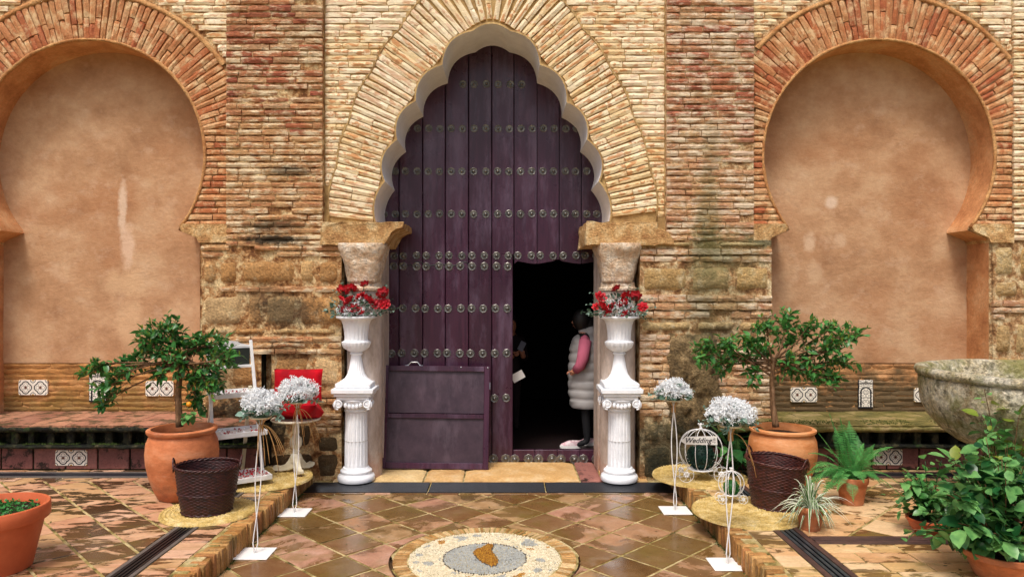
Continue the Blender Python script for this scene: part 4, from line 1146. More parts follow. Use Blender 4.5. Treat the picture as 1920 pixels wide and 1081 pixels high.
# ------------------------------------------------------------------ dark hall behind
M['hall'] = plain('dark hall wall', '0c0a0c', .9); M['hall_floor'] = plain('dark red hall floor', '1a0a0a', .6)  # near-black colours put the dimness of the room into its surfaces
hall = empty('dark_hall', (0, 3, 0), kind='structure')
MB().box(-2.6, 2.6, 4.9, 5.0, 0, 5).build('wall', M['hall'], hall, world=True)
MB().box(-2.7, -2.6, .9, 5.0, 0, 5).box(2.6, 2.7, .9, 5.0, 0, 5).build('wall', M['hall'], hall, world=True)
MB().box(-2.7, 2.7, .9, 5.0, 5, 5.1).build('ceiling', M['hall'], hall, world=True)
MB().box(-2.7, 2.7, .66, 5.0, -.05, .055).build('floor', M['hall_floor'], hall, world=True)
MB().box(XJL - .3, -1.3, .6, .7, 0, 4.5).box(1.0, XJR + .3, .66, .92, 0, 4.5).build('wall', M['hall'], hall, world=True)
# ------------------------------------------------------------------ removed wicket leaf leaning on the door
lw, lh = 1.09, 1.03
leaf_ = empty('wicket_leaf', ((X(712, .28) + X(916, .28)) / 2, .30, .026), label='purple wooden door leaf with a steel handle leaning against the big door', cat='door leaf')
leaf_.rotation_euler = (math.radians(-8), math.radians(.7), 0)
def lb(n, x0, x1, z0, z1, y0=-.035, y1=.0, mt='door', sm=.004):
    return MB().bbox(x0, x1, y0, y1, z0, z1, sm).build(n, M[mt], leaf_)
lb('stile', -lw / 2, -lw / 2 + .055, 0, lh); lb('stile', lw / 2 - .055, lw / 2, 0, lh)
lb('rail', -lw / 2 + .056, lw / 2 - .056, lh - .055, lh - .001); lb('rail', -lw / 2 + .056, lw / 2 - .056, .001, .06)
lb('rail', -lw / 2 + .056, lw / 2 - .056, .50, .545, y0=-.032)
lb('board', -lw / 2 + .05, lw / 2 - .05, .55, lh - .05, -.012, .004, 'panel'); lb('board', -lw / 2 + .05, lw / 2 - .05, .05, .505, -.012, .004, 'panel')
M['steel'] = plain('bright steel', 'b8bcc0', .25, .9)
m = MB(); m.tube([(-.30, -.018, lh), (-.285, -.018, lh + .012), (-.265, -.018, lh + .034), (-.20, -.018, lh + .036), (-.18, -.018, lh + .012), (-.165, -.018, lh)], .0065, 8); m.box(-.325, -.285, -.026, -.01, lh, lh + .004); m.box(-.18, -.14, -.026, -.01, lh, lh + .004)
m.build('handle', M['steel'], leaf_, smooth=40)
for px_, pz_ in ((.25, lh - .012), (lw / 2 - .02, lh - .015)):
    m = MB(); m.ball((px_, -.036, pz_), (.008, .004, .008)); m.build('screw', M['steel'], leaf_, smooth='all')
lb('latch_plate', lw / 2, lw / 2 + .006, .80, .87, -.03, -.006, 'steel', .001)
# ------------------------------------------------------------------ object materials
M['terracotta'] = surf('terracotta pot', [(.3, hx('a85f3a')), (.5, hx('c8794c')), (.7, hx('d9946a'))], 4, var=.05, bump=.25, bscale=30, fine=.12, rough=.6, smear=[(hx('8c4c30'), 3, .52, .7, .5), (hx('dcb498'), 5, .58, .72, .4)], stretch=(1, 1, 2.0), low=(.16, '70503a', .6))
M['terracotta_light'] = surf('light terracotta pot', [(.3, hx('c0743c')), (.5, hx('d9905a')), (.7, hx('e6ab78'))], 4, var=.05, bump=.25, bscale=30, fine=.10, rough=.6, stretch=(1, 1, 3), smear=[(hx('b0663a'), 4, .6, .72, .5), (hx('ecc8a4'), 5, .58, .72, .4)], low=(.16, '7c5a3c', .6))
M['plastic_pot'] = surf('orange plastic pot', [(.3, hx('b4532f')), (.6, hx('cc6a42'))], 3, var=.05, bump=.05, bscale=30, fine=.05, rough=.4)
M['soil'] = surf('dark soil', [(.3, hx('17100a')), (.6, hx('3a2a1c'))], 30, var=.1, bump=1, bscale=60, fine=.5)
M['bark'] = surf('brown bark', [(.3, hx('4a3524')), (.5, hx('7a5a3c')), (.7, hx('94755a'))], 20, var=.1, bump=.6, bscale=60, fine=.4, stretch=(2, 2, .5))
M['white_plaster'] = surf('white painted plaster', [(.3, hx('e8ecf0')), (.5, hx('f4f7fa')), (.7, hx('fbfcff'))], 5, var=0, bump=.12, bscale=40, bdist=.003, fine=.04, rough=.4, spec=.5, smear=[(hx('c4c0b4'), 16, .64, .74, .25)])
M['white_wood'] = plain('white painted wood', 'eeeeec', .5, col2='dadbd8', vscale=10, bump=.15)
M['cream_wood'] = plain('cream painted wood', 'e6dfc8', .45, col2='cfc4a4', vscale=8)
M['white_wire'] = plain('white painted wire', 'f0f0ee', .4)
M['red_velvet'] = plain('red velvet', 'c4081c', .85, col2='8e0414', bump=.25, bscale=20, vscale=4, spec=.2)
M['rose'] = plain('red rose petals', 'd60c20', .55, col2='98061a', vscale=30, objrand=True)
M['euc'] = leafmat('eucalyptus leaf', '5f8474', '9db8a8', .55)
M['euc_dark'] = leafmat('dark eucalyptus leaf', '2c4a38', '55755f', .5)
M['sprig'] = plain('white sprig', 'ffffff', .7, col2='e2e8ea', vscale=60)
M['leaf_citrus'] = leafmat('citrus leaf', '1f5026', '5ca04c', .30)
M['leaf_tip'] = leafmat('young leaf tip', '5c7a22', '8f9a3a', .4)
M['leaf_rose'] = leafmat('rose bush leaf', '2a6838', '80b868', .33)
M['leaf_dark'] = leafmat('dark broad leaf', '143a1c', '2a6434', .3)
M['fern'] = leafmat('fern green', '2a7436', '70b862', .45)
M['spider_g'] = leafmat('spider plant green', '3f6b2c', '6f9448', .4)
M['spider_w'] = leafmat('spider plant white', 'dfe6cc', 'f2f4e6', .4)
M['box_dark'] = leafmat('topiary dark green', '0c2a22', '1f4a3c', .45)
M['box_green'] = leafmat('topiary bright green', '1c5a24', '3c8a3c', .5)
M['raffia'] = plain('raffia', 'd0a468', .7, col2='a87c44')
M['esparto'] = surf('woven esparto', [(.3, hx('a88a48')), (.5, hx('cdb06a')), (.7, hx('e4cf98'))], 14, var=.05, bump=.5, bscale=90, fine=.4, rough=.8)
M['wicker'] = plain('dark wicker', '4a201c', .38, col2='24100f', vscale=30, bump=.3, bscale=120)
M['wicker2'] = plain('reddish dark wicker', '5e2c22', .38, col2='301512', vscale=30, bump=.3, bscale=120)
M['orange'] = plain('orange fruit', 'e8971c', .45, bump=.2)
M['chalk'] = plain('dark board', '1e2620', .5)

# ------------------------------------------------------------------ foliage helpers
def leaf_shape(name, L, Wd, mat, fold=.25, droop=.2, seg=3):
    """one leaf along +X, folded on its midrib and drooping"""
    m = MB(); vs = []
    for i in range(seg + 1):
        t = i / seg; w = Wd / 2 * math.sin(PI * min(1, t * .93 + .05)) ** .8 if 0 < i < seg else .001
        x = L * t; z = -droop * L * t * t
        vs += [(x, -w, z + fold * w), (x, 0, z), (x, w, z + fold * w)]
    fs = []
    for i in range(seg):
        a = i * 3; fs += [(a, a + 3, a + 4, a + 1), (a + 1, a + 4, a + 5, a + 2)]
    m.add(vs, fs); me = bpy.data.meshes.new(name); me.from_pydata(m.v, [], m.f)
    for q in (mat if isinstance(mat, list) else [mat]): me.materials.append(q)
    me.polygons.foreach_set('use_smooth', [True] * len(me.polygons))
    return me
def rmat(p, dirv, roll, s):
    q = Vector(dirv).normalized().to_track_quat('X', 'Z').to_matrix().to_4x4()
    return Matrix.Translation(p) @ q @ Matrix.Rotation(roll, 4, 'X') @ Matrix.Scale(s, 4)
CP = Vector((0, -ZW, EYE))
def put_leaves(root, items, n_ind=200, name='leaf', stuff='leaves'):
    """items: (matrix in world, mesh). The nearest and biggest become objects, the rest one joined mesh"""
    rl = root.location
    order = sorted(range(len(items)), key=lambda i: (items[i][0].translation - CP).length)
    ind = set(order[:n_ind])
    groups = {}
    for i, (mw, me) in enumerate(items):
        if i in ind:
            o = bpy.data.objects.new(name, me); COL.objects.link(o); o.parent = root
            o.matrix_local = Matrix.Translation(-rl) @ mw
        else: groups.setdefault(me.materials[0].name, []).append((mw, me))
    for k, lst in groups.items():
        vs, fs = [], []; b = 0
        for mw, me in lst:
            for v in me.vertices: vs.append(tuple(mw @ v.co - rl))
            for p in me.polygons: fs.append(tuple(b + q for q in p.vertices))
            b = len(vs)
        m2 = bpy.data.meshes.new(stuff); m2.from_pydata(vs, [], fs); m2.materials.append(bpy.data.materials[k])
        m2.polygons.foreach_set('use_smooth', [True] * len(fs))
        o = link(stuff, m2, root); o['kind'] = 'stuff'
def rdir(r, up=0.0):
    while True:
        v = Vector((r.uniform(-1, 1), r.uniform(-1, 1), r.uniform(-1, 1)))
        if .1 < v.length < 1: break
    v.normalize(); v.z += up; return v.normalized()
def bezier(a, b, c, n=8):
    a, b, c = Vector(a), Vector(b), Vector(c)
    return [a * (1 - t) ** 2 + b * 2 * t * (1 - t) + c * t * t for t in [i / n for i in range(n + 1)]]

# ------------------------------------------------------------------ pots
def urn_profile(R0, Hh, kind='urn'):
    if kind == 'urn':
        pr = [(.001, 0), (.60, 0), (.66, .02), (.76, .12), (.90, .32), (.985, .52), (1.0, .66), (.97, .80), (.90, .89), (.885, .915), (.93, .93), (.965, .955), (.965, .985), (.93, 1.0), (.84, 1.0), (.82, .97), (.82, .86), (.001, .85)]
    elif kind == 'pot':
        pr = [(.001, 0), (.66, 0), (.68, .01), (.90, .76), (.905, .77), (.985, .775), (1.0, .79), (1.0, .985), (.985, 1.0), (.93, 1.0), (.92, .98), (.88, .86), (.001, .85)]
    else:  # bowl
        pr = [(.001, 0), (.55, 0), (.60, .03), (.80, .35), (.93, .75), (1.0, .86), (1.0, .98), (.985, 1.0), (.93, 1.0), (.91, .96), (.86, .84), (.001, .83)]
    return [(r * R0, z * Hh) for r, z in pr]
def potted(name, loc, R0, Hh, kind, mat, label, cat, group=None, bumpy=.006, tilt=0):
    root = empty(name, loc, label=label, cat=cat, group=group)
    m = MB(); m.lathe(urn_profile(R0, Hh, kind), 48, closed=True, mod=lambda a, z, r: 1 + bumpy * nz(math.cos(a), math.sin(a), z * 6))
    m.build('pot', mat, root, smooth=38)
    m = MB(); N = 24; vs = [(0, 0, Hh * .87)]
    for k in (.5, 1):
        for j in range(N): a = 2 * PI * j / N; vs.append((k * R0 * .86 * math.cos(a), k * R0 * .86 * math.sin(a), Hh * (.87 + .012 * nz(k * 3, j, 1, 1.7))))
    m.add(vs, [(0, 1 + j, 1 + (j + 1) % N) for j in range(N)] + [(1 + j, 1 + (j + 1) % N, 1 + N + (j + 1) % N, 1 + N + j) for j in range(N)])
    m.build('soil', M['soil'], root, smooth='all')
    return root
# big urns with small trees
def tree(root, Yc, trunk, clumps, seed, dens=1.0, extra=(), leaves=(.055, .026), n_ind=230):
    r = random.Random(seed)
    base = root.location
    tp = [W(px, py, Yc + dy) for px, py, dy in trunk]; tr_ = MB()
    path = []
    for a, b in zip(tp, tp[1:]):
        for i in range(5): path.append(a.lerp(b, i / 5))
    path.append(tp[-1])
    rad = [.030 - .016 * i / len(path) + .002 * nz(i, seed, 0, .7) for i in range(len(path))]
    tr_.tube(path, rad, 9); tr_.build('trunk', M['bark'], root, smooth='all', world=True)
    lmA = [leaf_shape('leaf', leaves[0] * s, leaves[1] * s, M['leaf_citrus'], droop=dr) for s, dr in ((1, .1), (1.15, .3), (.8, .0), (1.3, .2))]
    lmT = [leaf_shape('leaf', leaves[0] * .9, leaves[1] * .5, M['leaf_tip'], droop=-.05)]
    items = []; nbr = 0
    for px, py, rp in clumps:
        Z = ZW + Yc; rad_ = rp * Z / F
        c = W(px, py, Yc + r.uniform(-.5, .5) * .25)
        # limb from the trunk to the clump
        st = min(tp[len(tp) // 2:], key=lambda q: (q - c).length); st = tp[-1].lerp(tp[-2], r.uniform(0, .8)) if (st - c).length > .0 else st
        mid = st.lerp(c, .55) + Vector((r.uniform(-.05, .05), r.uniform(-.05, .05), r.uniform(-.01, .08)))
        bz = bezier(st, mid, c, 7)
        MB().tube(bz, [.011 - .0012 * i for i in range(8)], 5).build('branch', M['bark'], root, smooth='all', world=True)
        ntw = max(7, int(rp * .60 * dens)); tw = MB()
        for k in range(ntw):
            d_ = rdir(r, .25); q = c + d_ * rad_ * r.uniform(.4, 1.30); s0 = bz[r.randint(4, 7)]
            tb = bezier(s0, s0.lerp(q, .5) + Vector((0, 0, r.uniform(-.02, .03))), q, 4)
            tw.tube(tb, [.0035, .003, .0026, .002, .0014], 4, cap=False)
            nl = r.randint(6, 9)
            for j in range(nl):
                t = .35 + .65 * j / (nl - 1); i0 = min(3, int(t * 4)); p = tb[i0].lerp(tb[i0 + 1], t * 4 - i0)
                dd = ((q - s0).normalized() * .6 + rdir(r, .1) * .9)
                items.append((rmat(p, dd, r.uniform(-.9, .9), r.uniform(.5, 1.35)), r.choice(lmA)))
            if r.random() < .55:
                for j in range(4):
                    items.append((rmat(q, Vector((r.uniform(-.5, .5), r.uniform(-.5, .5), 1)), r.uniform(-1, 1), r.uniform(.5, .9)), lmT[0]))
        o = tw.build('twig', M['bark'], root, smooth='all', world=True)
    put_leaves(root, items, n_ind)
LU = potted('potted_tree', (X(342, -1.12), -1.12, TH), .276, .56, 'urn', M['terracotta'], 'small citrus tree with one orange in the big terracotta urn on the left', 'potted tree')
tree(LU, -1.12, [(337, 800, 0), (334, 740, .02), (338, 700, 0), (345, 655, -.02)],
     [(318, 622, 34), (345, 640, 38), (285, 632, 30), (300, 662, 34), (378, 650, 34), (410, 652, 28), (425, 672, 22), (330, 690, 34), (385, 700, 32), (415, 700, 24), (370, 730, 26), (298, 702, 22), (262, 672, 20), (400, 728, 22),
      (238, 690, 20), (218, 706, 18), (200, 728, 20), (196, 752, 18), (178, 688, 12), (160, 700, 10), (372, 757, 16), (268, 640, 20)], 5, dens=.95)
m = MB(); m.ball((.115, -.14, W(368, 757, -1.25).z - TH), .020, 12, 8); m.build('orange', M['orange'], LU, smooth='all')
m = MB()
low = [(rmat(W(355 + R.uniform(-12, 14), 782 + R.uniform(-6, 6), -1.16), rdir(R, .3), 0, R.uniform(1, 1.5)), leaf_shape('leaf', .06, .04, M['leaf_rose'])) for _ in range(12)]
put_leaves(LU, low, 12)
RU = potted('potted_tree', (X(1467, -.80), -.80, TH), .280, .50, 'urn', M['terracotta_light'], 'small spreading tree in the light terracotta urn on the right', 'potted tree')
tree(RU, -.80, [(1455, 800, 0), (1449, 760, .02), (1447, 715, 0), (1450, 670, -.02)],
     [(1325, 665, 28), (1345, 690, 26), (1362, 648, 26), (1312, 652, 20), (1385, 672, 28), (1400, 640, 24), (1428, 662, 26), (1440, 618, 28), (1475, 605, 26), (1480, 645, 30), (1515, 625, 28), (1520, 668, 28), (1552, 620, 26),
      (1560, 655, 28), (1590, 632, 24), (1612, 628, 14), (1582, 680, 24), (1545, 700, 22), (1505, 702, 24), (1410, 705, 22), (1560, 715, 18), (1475, 680, 22)], 9, dens=.95)

# ------------------------------------------------------------------ stone basin
bc = Vector((X(1972, -1.65), -1.65, TH)); basin = empty('stone_basin', bc, label='huge round lichen-covered stone basin on a foot at the right edge', cat='basin')
zr = 1.235 - TH; R0 = .86
pr = [(.001, 0), (.40, 0), (.42, .03), (.36, .08), (.30, .2), (.30, zr - .64), (.40, zr - .60), (.60, zr - .55), (.71, zr - .47), (.79, zr - .37), (.845, zr - .26), (.856, zr - .14), (.852, zr - .08), (.842, zr - .070), (.866, zr - .060), (.876, zr - .03), (.866, zr - .006), (.84, zr), (.80, zr - .002), (.775, zr - .02), (.76, zr - .08), (.72, zr - .20), (.60, zr - .34), (.40, zr - .42), (.001, zr - .44)]
dense = []
for a, b in zip(pr, pr[1:]):
    k = max(1, int(math.hypot(b[0] - a[0], b[1] - a[1]) / .035)); dense += [(a[0] + (b[0] - a[0]) * i / k, a[1] + (b[1] - a[1]) * i / k) for i in range(k)]
dense.append(pr[-1])
m = MB(); m.lathe(dense, 96, closed=True, mod=lambda a, z, r: 1 + .012 * nz(math.cos(a) * 2, math.sin(a) * 2, z * 4) + .006 * nz(math.cos(a) * 9, math.sin(a) * 9, z * 12))
for i, v in enumerate(m.v):
    a = math.atan2(v[1], v[0])
    m.v[i] = (v[0], v[1], v[2] + (.012 * nz(math.cos(a) * 2, math.sin(a) * 2, 4) if v[2] > zr - .12 else 0))
m.build('bowl', M['basin'], basin, smooth='all')

# ------------------------------------------------------------------ foreground pot, left
FP = potted('potted_plant', (X(-12, -2.62), -2.62, TH), .290, .378, 'pot', M['plastic_pot'], 'big orange pot with low green sprouts at the lower left corner', 'potted plant')
r = random.Random(3); lm = leaf_shape('leaf', .022, .018, M['box_green'], seg=2)
items = []
for k in range(520):
    a = r.uniform(0, 2 * PI); rr_ = .24 * math.sqrt(r.random())
    p = FP.location + Vector((rr_ * math.cos(a), rr_ * math.sin(a), .335 + r.uniform(0, .012)))
    if nz(p.x, p.y, 0, 5) > -.3: items.append((rmat(p, rdir(r, .8), r.uniform(-1, 1), r.uniform(.6, 1.2)), lm))
put_leaves(FP, items, 0)

# ------------------------------------------------------------------ esparto mats
def mat_mesh():
    m = MB(); NA, NR = 220, 70; vs = [(0, 0, .012)]
    for k in range(1, NR + 1):
        for j in range(NA):
            a = 2 * PI * j / NA; spi = k / NR + j / NA * (4 / NR) * 0
            t = k / NR; ring = (t * 11.5 + a / (2 * PI)) % 1.0
            z = .008 + .010 * abs(math.sin(PI * ring)) ** .6 + .004 * math.sin(a * 70 * max(.2, t) + (4 if ring > .5 else 0))
            rr_ = t * (1 + .008 * nz(math.cos(a) * 2, math.sin(a) * 2, 0))
            if k == NR: z = .0
            vs.append((rr_ * math.cos(a), rr_ * math.sin(a), z))
    fs = [(0, 1 + j, 1 + (j + 1) % NA) for j in range(NA)]
    for k in range(NR - 1):
        for j in range(NA): fs.append((1 + k * NA + j, 1 + (k + 1) * NA + j, 1 + (k + 1) * NA + (j + 1) % NA, 1 + k * NA + (j + 1) % NA))
    m.add(vs, fs); return m.mesh('mat', M['esparto'], 'all')
MM = mat_mesh()
def esparto(px, Yc, rad, label, rz):
    o = link('round_mat', MM, None, (X(px, Yc), Yc, TH + .002), (0, 0, rz), (rad, rad, 1)); tag(o, label, 'mat', 'round esparto mats on the terraces'); return o
esparto(495, -.58, .42, 'round straw mat under the white shelf and pedestal table', .3)
esparto(392, -1.53, .345, 'round straw mat under the left wicker basket', 1.3)
esparto(1312, -.50, .42, 'round straw mat under the wire carriage with the sign', 2.1)
esparto(1401, -1.54, .405, 'round straw mat under the right wicker basket and small wire carriage', .9)

# ------------------------------------------------------------------ wicker baskets
def basket(loc, Rt, Rb, Hh, label, mat, tilt, rz):
    root = empty('wicker_basket', loc, rz, label, 'basket', 'empty wicker baskets on the straw mats'); root.rotation_euler = (0, tilt, rz)
    NS = 48; NA = NS * 5; NR = 87
    for nm, sc, flip in (('body', 1.0, 1), ('lining', .955, -1)):
        m = MB(); pr = []
        vs = []
        for k in range(NR + 1):
            t = k / NR; rr0 = Rb + (Rt - Rb) * (t ** .8)
            for j in range(NA):
                a = 2 * PI * j / NA
                wv = math.sin(a * NS / 2 + (PI if (k // 3) % 2 else 0)) * .0026
                rr_ = rr0 * sc + wv * (1 if k % 3 else .2) + (.0022 if k % 3 else -.0026)
                if abs(t - .45) < .025 and nm == 'body': rr_ += .007
                z = Hh * t
                vs.append((rr_ * math.cos(a) * 1.04, rr_ * math.sin(a) * .97, z))
        m.add(vs, [(k * NA + j, k * NA + (j + 1) % NA, (k + 1) * NA + (j + 1) % NA, (k + 1) * NA + j) for k in range(NR) for j in range(NA)])
        if nm == 'body': m.add([(Rb * math.cos(2 * PI * j / 24), Rb * math.sin(2 * PI * j / 24), .01) for j in range(24)], [tuple(range(24))])
        m.build(nm, mat, root, smooth='all')
    m = MB(); n = 120
    for s in range(3):
        m.tube([((Rt * 1.02 + .008 * math.cos(j * .6 + s * 2.1)) * math.cos(2 * PI * j / n) * 1.04, (Rt * 1.02 + .008 * math.cos(j * .6 + s * 2.1)) * math.sin(2 * PI * j / n) * .97, Hh + .006 + .008 * math.sin(j * .6 + s * 2.1)) for j in range(n + 1)], .006, 5, cap=False)
    m.build('rim', mat, root, smooth='all')
    m = MB()
    m.tube([((Rb + .004 + .004 * math.cos(j)) * math.cos(2 * PI * j / n) * 1.04, (Rb + .004) * math.sin(2 * PI * j / n) * .97, .008 + .004 * math.sin(j)) for j in range(n + 1)], .007, 5, cap=False)
    m.build('foot', mat, root, smooth='all')
    for s in (-1, 1):
        m = MB()
        for q in range(2):
            m.tube([(s * (Rt * 1.05 + .012 * math.sin(PI * i / 14)), -.055 + .11 * i / 14 + .004 * math.sin(i * 1.3 + q * PI), Hh - .02 + .085 * math.sin(PI * i / 14) + .004 * math.cos(i * 1.3 + q * PI)) for i in range(15)], .006, 6)
        m.build('handle', mat, root, smooth='all')
    return root
basket((X(388, -1.55), -1.55, TH + .018), .216, .165, .335, 'dark brown empty wicker basket in front of the big left urn', M['wicker'], math.radians(1.0), math.radians(15))
basket((X(1452, -1.42), -1.42, TH + .018), .215, .158, .345, 'reddish brown empty wicker basket in front of the right urn', M['wicker2'], math.radians(3), math.radians(-50))

# ------------------------------------------------------------------ white pedestals with urns
def pedestal(px, Yc, side):
    loc = Vector((X(px, Yc), Yc, .022)); zb = loc.z
    root = empty('white_pedestal', loc, label='fluted white plaster column with scrolled capital %s' % side, cat='pedestal', group='white plaster pedestals flanking the door')
    Hc = H(733, Yc) - zb            # top of the capital
    m = MB(); m.lathe([(.172, 0), (.176, .012), (.176, .035), (.168, .052), (.150, .062), (.146, .072), (.150, .082), (.148, .096), (.136, .106), (.128, .112), (.122, .125)], 48); m.build('base', M['white_plaster'], root, smooth=40)
    def flute(a, z, r): return 1 - .075 * max(0, math.cos(a * 18)) ** .7 if .16 < z < Hc - .205 else 1
    zs = [.12, .13, .155, .165] + [.165 + (Hc - .37) * i / 6 for i in range(1, 7)] + [Hc - .20, Hc - .19]
    m = MB(); m.lathe([(.112 - .012 * (z / Hc), z) for z in zs], 18 * 8, mod=flute); m.build('shaft', M['white_plaster'], root, smooth=50)
    m = MB(); z = .165 + (Hc - .37) * .45; rj = .1135 - .012 * (z / Hc); m.lathe([(rj - .004, z - .002), (rj, z - .001), (rj, z + .001), (rj - .004, z + .002)], 48); m.build('joint', plain('joint line', 'a8a6a0', .6), root)
    m = MB(); c0 = Hc - .19
    m.lathe([(.100, c0), (.112, c0 + .008), (.112, c0 + .020), (.103, c0 + .026), (.112, c0 + .05), (.140, c0 + .085), (.158, c0 + .115), (.15, c0 + .125)], 48)
    m.bbox(-.155, .155, -.155, .155, c0 + .125, Hc - .028, .008); m.bbox(-.175, .175, -.175, .175, Hc - .03, Hc, .006)
    m.build('capital', M['white_plaster'], root, smooth=40)
    for sx in (-1, 1):
        for sy in (-1, 1):
            m = MB(); cx, cy, cz = sx * .134, sy * .134, c0 + .088
            for face in (0, 1):
                pts = []
                for i in range(34):
                    t = i / 33; a = t * 2.2 * 2 * PI; rr_ = .046 * (1 - t * .85)
                    u, v = rr_ * math.cos(a - PI / 2) * 1, rr_ * math.sin(a - PI / 2)
                    pts.append((cx + (sx * u if face == 0 else sx * .028), cy + (sy * u if face else sy * .028), cz + v))
                m.tube(pts, [.0095 * (1 - .5 * i / 33) for i in range(34)], 6)
            m.ball((cx, cy, cz), (.036, .036, .034), 10, 8)
            m.build('volute', M['white_plaster'], root, smooth='all')
    for s in range(4):       # leafy swags between the volutes
        m = MB(); Rm = Matrix.Rotation(s * PI / 2, 4, 'Z')
        for i in range(5):
            x = -.07 + .035 * i; m.ball((x, -.145, c0 + .085 - .022 * math.cos((i - 2) * .6)), (.018, .014, .026), 8, 6)
        m.xf(Rm); m.build('swag', M['white_plaster'], root, smooth='all')
    # urn standing on it
    z0 = zb + Hc; ul = Vector((loc.x, Yc, z0)); Ht = H(592, Yc) - z0
    u = empty('white_urn', ul, label='tall white plaster urn %s' % side.replace('standing', 'placed'), cat='urn', group='white urns on the pedestals')
    m = MB(); m.bbox(-.195, .195, -.195, .195, 0, .045, .006); m.bbox(-.165, .165, -.165, .165, .046, .095, .010); m.build('plinth', M['white_plaster'], u, smooth=40)
    k = (Ht - .095) / .60
    st = [(.150, 0), (.135, .01), (.105, .03), (.080, .07), (.066, .12), (.056, .18), (.048, .235), (.050, .245), (.060, .252), (.060, .262), (.050, .268)]
    def fl2(a, z, r): return 1 + .035 * math.cos(a * 20)
    m = MB(); m.lathe([(r_, .095 + z * k) for r_, z in st], 120, mod=lambda a, z, r: fl2(a, z, r) if z < .095 + .235 * k else 1); m.build('foot', M['white_plaster'], u, smooth=50)
    bw = [(.050, .268), (.085, .285), (.115, .31), (.130, .345), (.132, .362), (.120, .372), (.112, .378)]
    m = MB(); m.lathe([(r_, .095 + z * k) for r_, z in bw], 20 * 8, mod=lambda a, z, r: 1 + .05 * abs(math.sin(a * 10)) if .29 < (z - .095) / k < .366 else 1); m.build('bowl', M['white_plaster'], u, smooth=50)
    cp = [(.108, .374), (.108, .40), (.112, .46), (.122, .52), (.140, .56), (.158, .574), (.186, .580), (.190, .590), (.186, .600), (.150, .598), (.125, .56), (.10, .50), (.001, .49)]
    m = MB(); m.lathe([(r_, .095 + z * k) for r_, z in cp], 20 * 8, closed=True, mod=lambda a, z, r: 1 + .022 * math.cos(a * 20) if (z - .095) / k < .55 and r > .105 else 1); m.build('cup', M['white_plaster'], u, smooth=50)
    return ul + Vector((0, 0, Ht))
TL = pedestal(668, -.10, 'standing left of the purple door')
TR = pedestal(1161, -.10, 'standing right of the open doorway')

# ------------------------------------------------------------------ flowers
def rose_mesh():
    m = MB(); r = random.Random(4)
    m.ball((0, 0, .018), (.017, .017, .022), 8, 6)
    for ring, (n, rad, tilt, w) in enumerate(((4, .012, .2, .026), (5, .019, .55, .034), (7, .026, .95, .040))):
        for i in range(n):
            a = 2 * PI * i / n + ring * .5; N = 3; vs = []
            for u in range(N + 1):
                for v in range(N + 1):
                    s, t = u / N - .5, v / N
                    x = s * w * (1 + .3 * t) * (1 - .35 * t * t); y = rad * .35 + math.sin(tilt) * t * .030 + .010 * (t > .9) ; z = t * .036 * math.cos(tilt * .75) - .012 * s * s * 4 + (-.004 if t > .9 else 0)
                    y -= 18 * x * x
                    y += rad * .55
                    vs.append((x * math.cos(a) - y * math.sin(a), x * math.sin(a) + y * math.cos(a), z + .004 - ring * .004))
            m.add(vs, [(u * (N + 1) + v, u * (N + 1) + v + 1, (u + 1) * (N + 1) + v + 1, (u + 1) * (N + 1) + v) for u in range(N) for v in range(N)])
    return m.mesh('rose', M['rose'], 'all')
ROSE = rose_mesh()
EUCM = [leaf_shape('leaf', .030 * s, .026 * s, M['euc'], fold=.15, droop=.1, seg=3) for s in (1, 1.25)]
EUCD = [leaf_shape('leaf', .030 * s, .024 * s, M['euc_dark'], fold=.15, droop=.1, seg=3) for s in (1, 1.2)]
def sprigs(root, c, rx, rz, n, r, ry=None, lobe=.006, low=-.35):
    """white baby's-breath-like sprigs: fine stems ending in small florets, one countless mass"""
    m = MB(); ry = ry or rx
    for k in range(n):
        d_ = rdir(r); 
        if d_.z < low: d_.z = -d_.z * .4
        rr_ = r.uniform(.72, 1.02) * (1 + .28 * nz(d_.x * 1.6 + c.x * 9, d_.y * 1.6, d_.z * 1.6))
        p = Vector((c.x + d_.x * rx * rr_, c.y + d_.y * ry * rr_, c.z + d_.z * rz * rr_))
        for j in range(4):
            q = p + rdir(r) * .012; a = rdir(r) * lobe * r.uniform(.9, 1.9); b_ = a.orthogonal().normalized() * lobe * .45
            m.add([q - a, q + b_, q + a, q - b_], [(0, 1, 2, 3)])
            b2 = a.cross(b_).normalized() * lobe * .45
            m.add([q - a, q + b2, q + a, q - b2], [(0, 1, 2, 3)])
    o = m.build('sprigs', M['sprig'], root, world=True); o['kind'] = 'stuff'
def branchlets(root, items, c, r, ends, mats, step=.022):
    m = MB()
    for e in ends:
        mid = c.lerp(e, .5) + Vector((0, 0, r.uniform(0, .05))); bz = bezier(c, mid, e, 10); m.tube(bz, .0018, 4, cap=False)
        for i in range(4, 11):
            for s in (-1, 1):
                dd = (bz[i] - bz[i - 1]).normalized() * .5 + rdir(r) * .8
                items.append((rmat(bz[i], dd, r.uniform(-1, 1), r.uniform(.6, 1.1) * (1.2 - .05 * i)), r.choice(mats)))
    m.build('stems', M['euc_dark'], root, world=True)
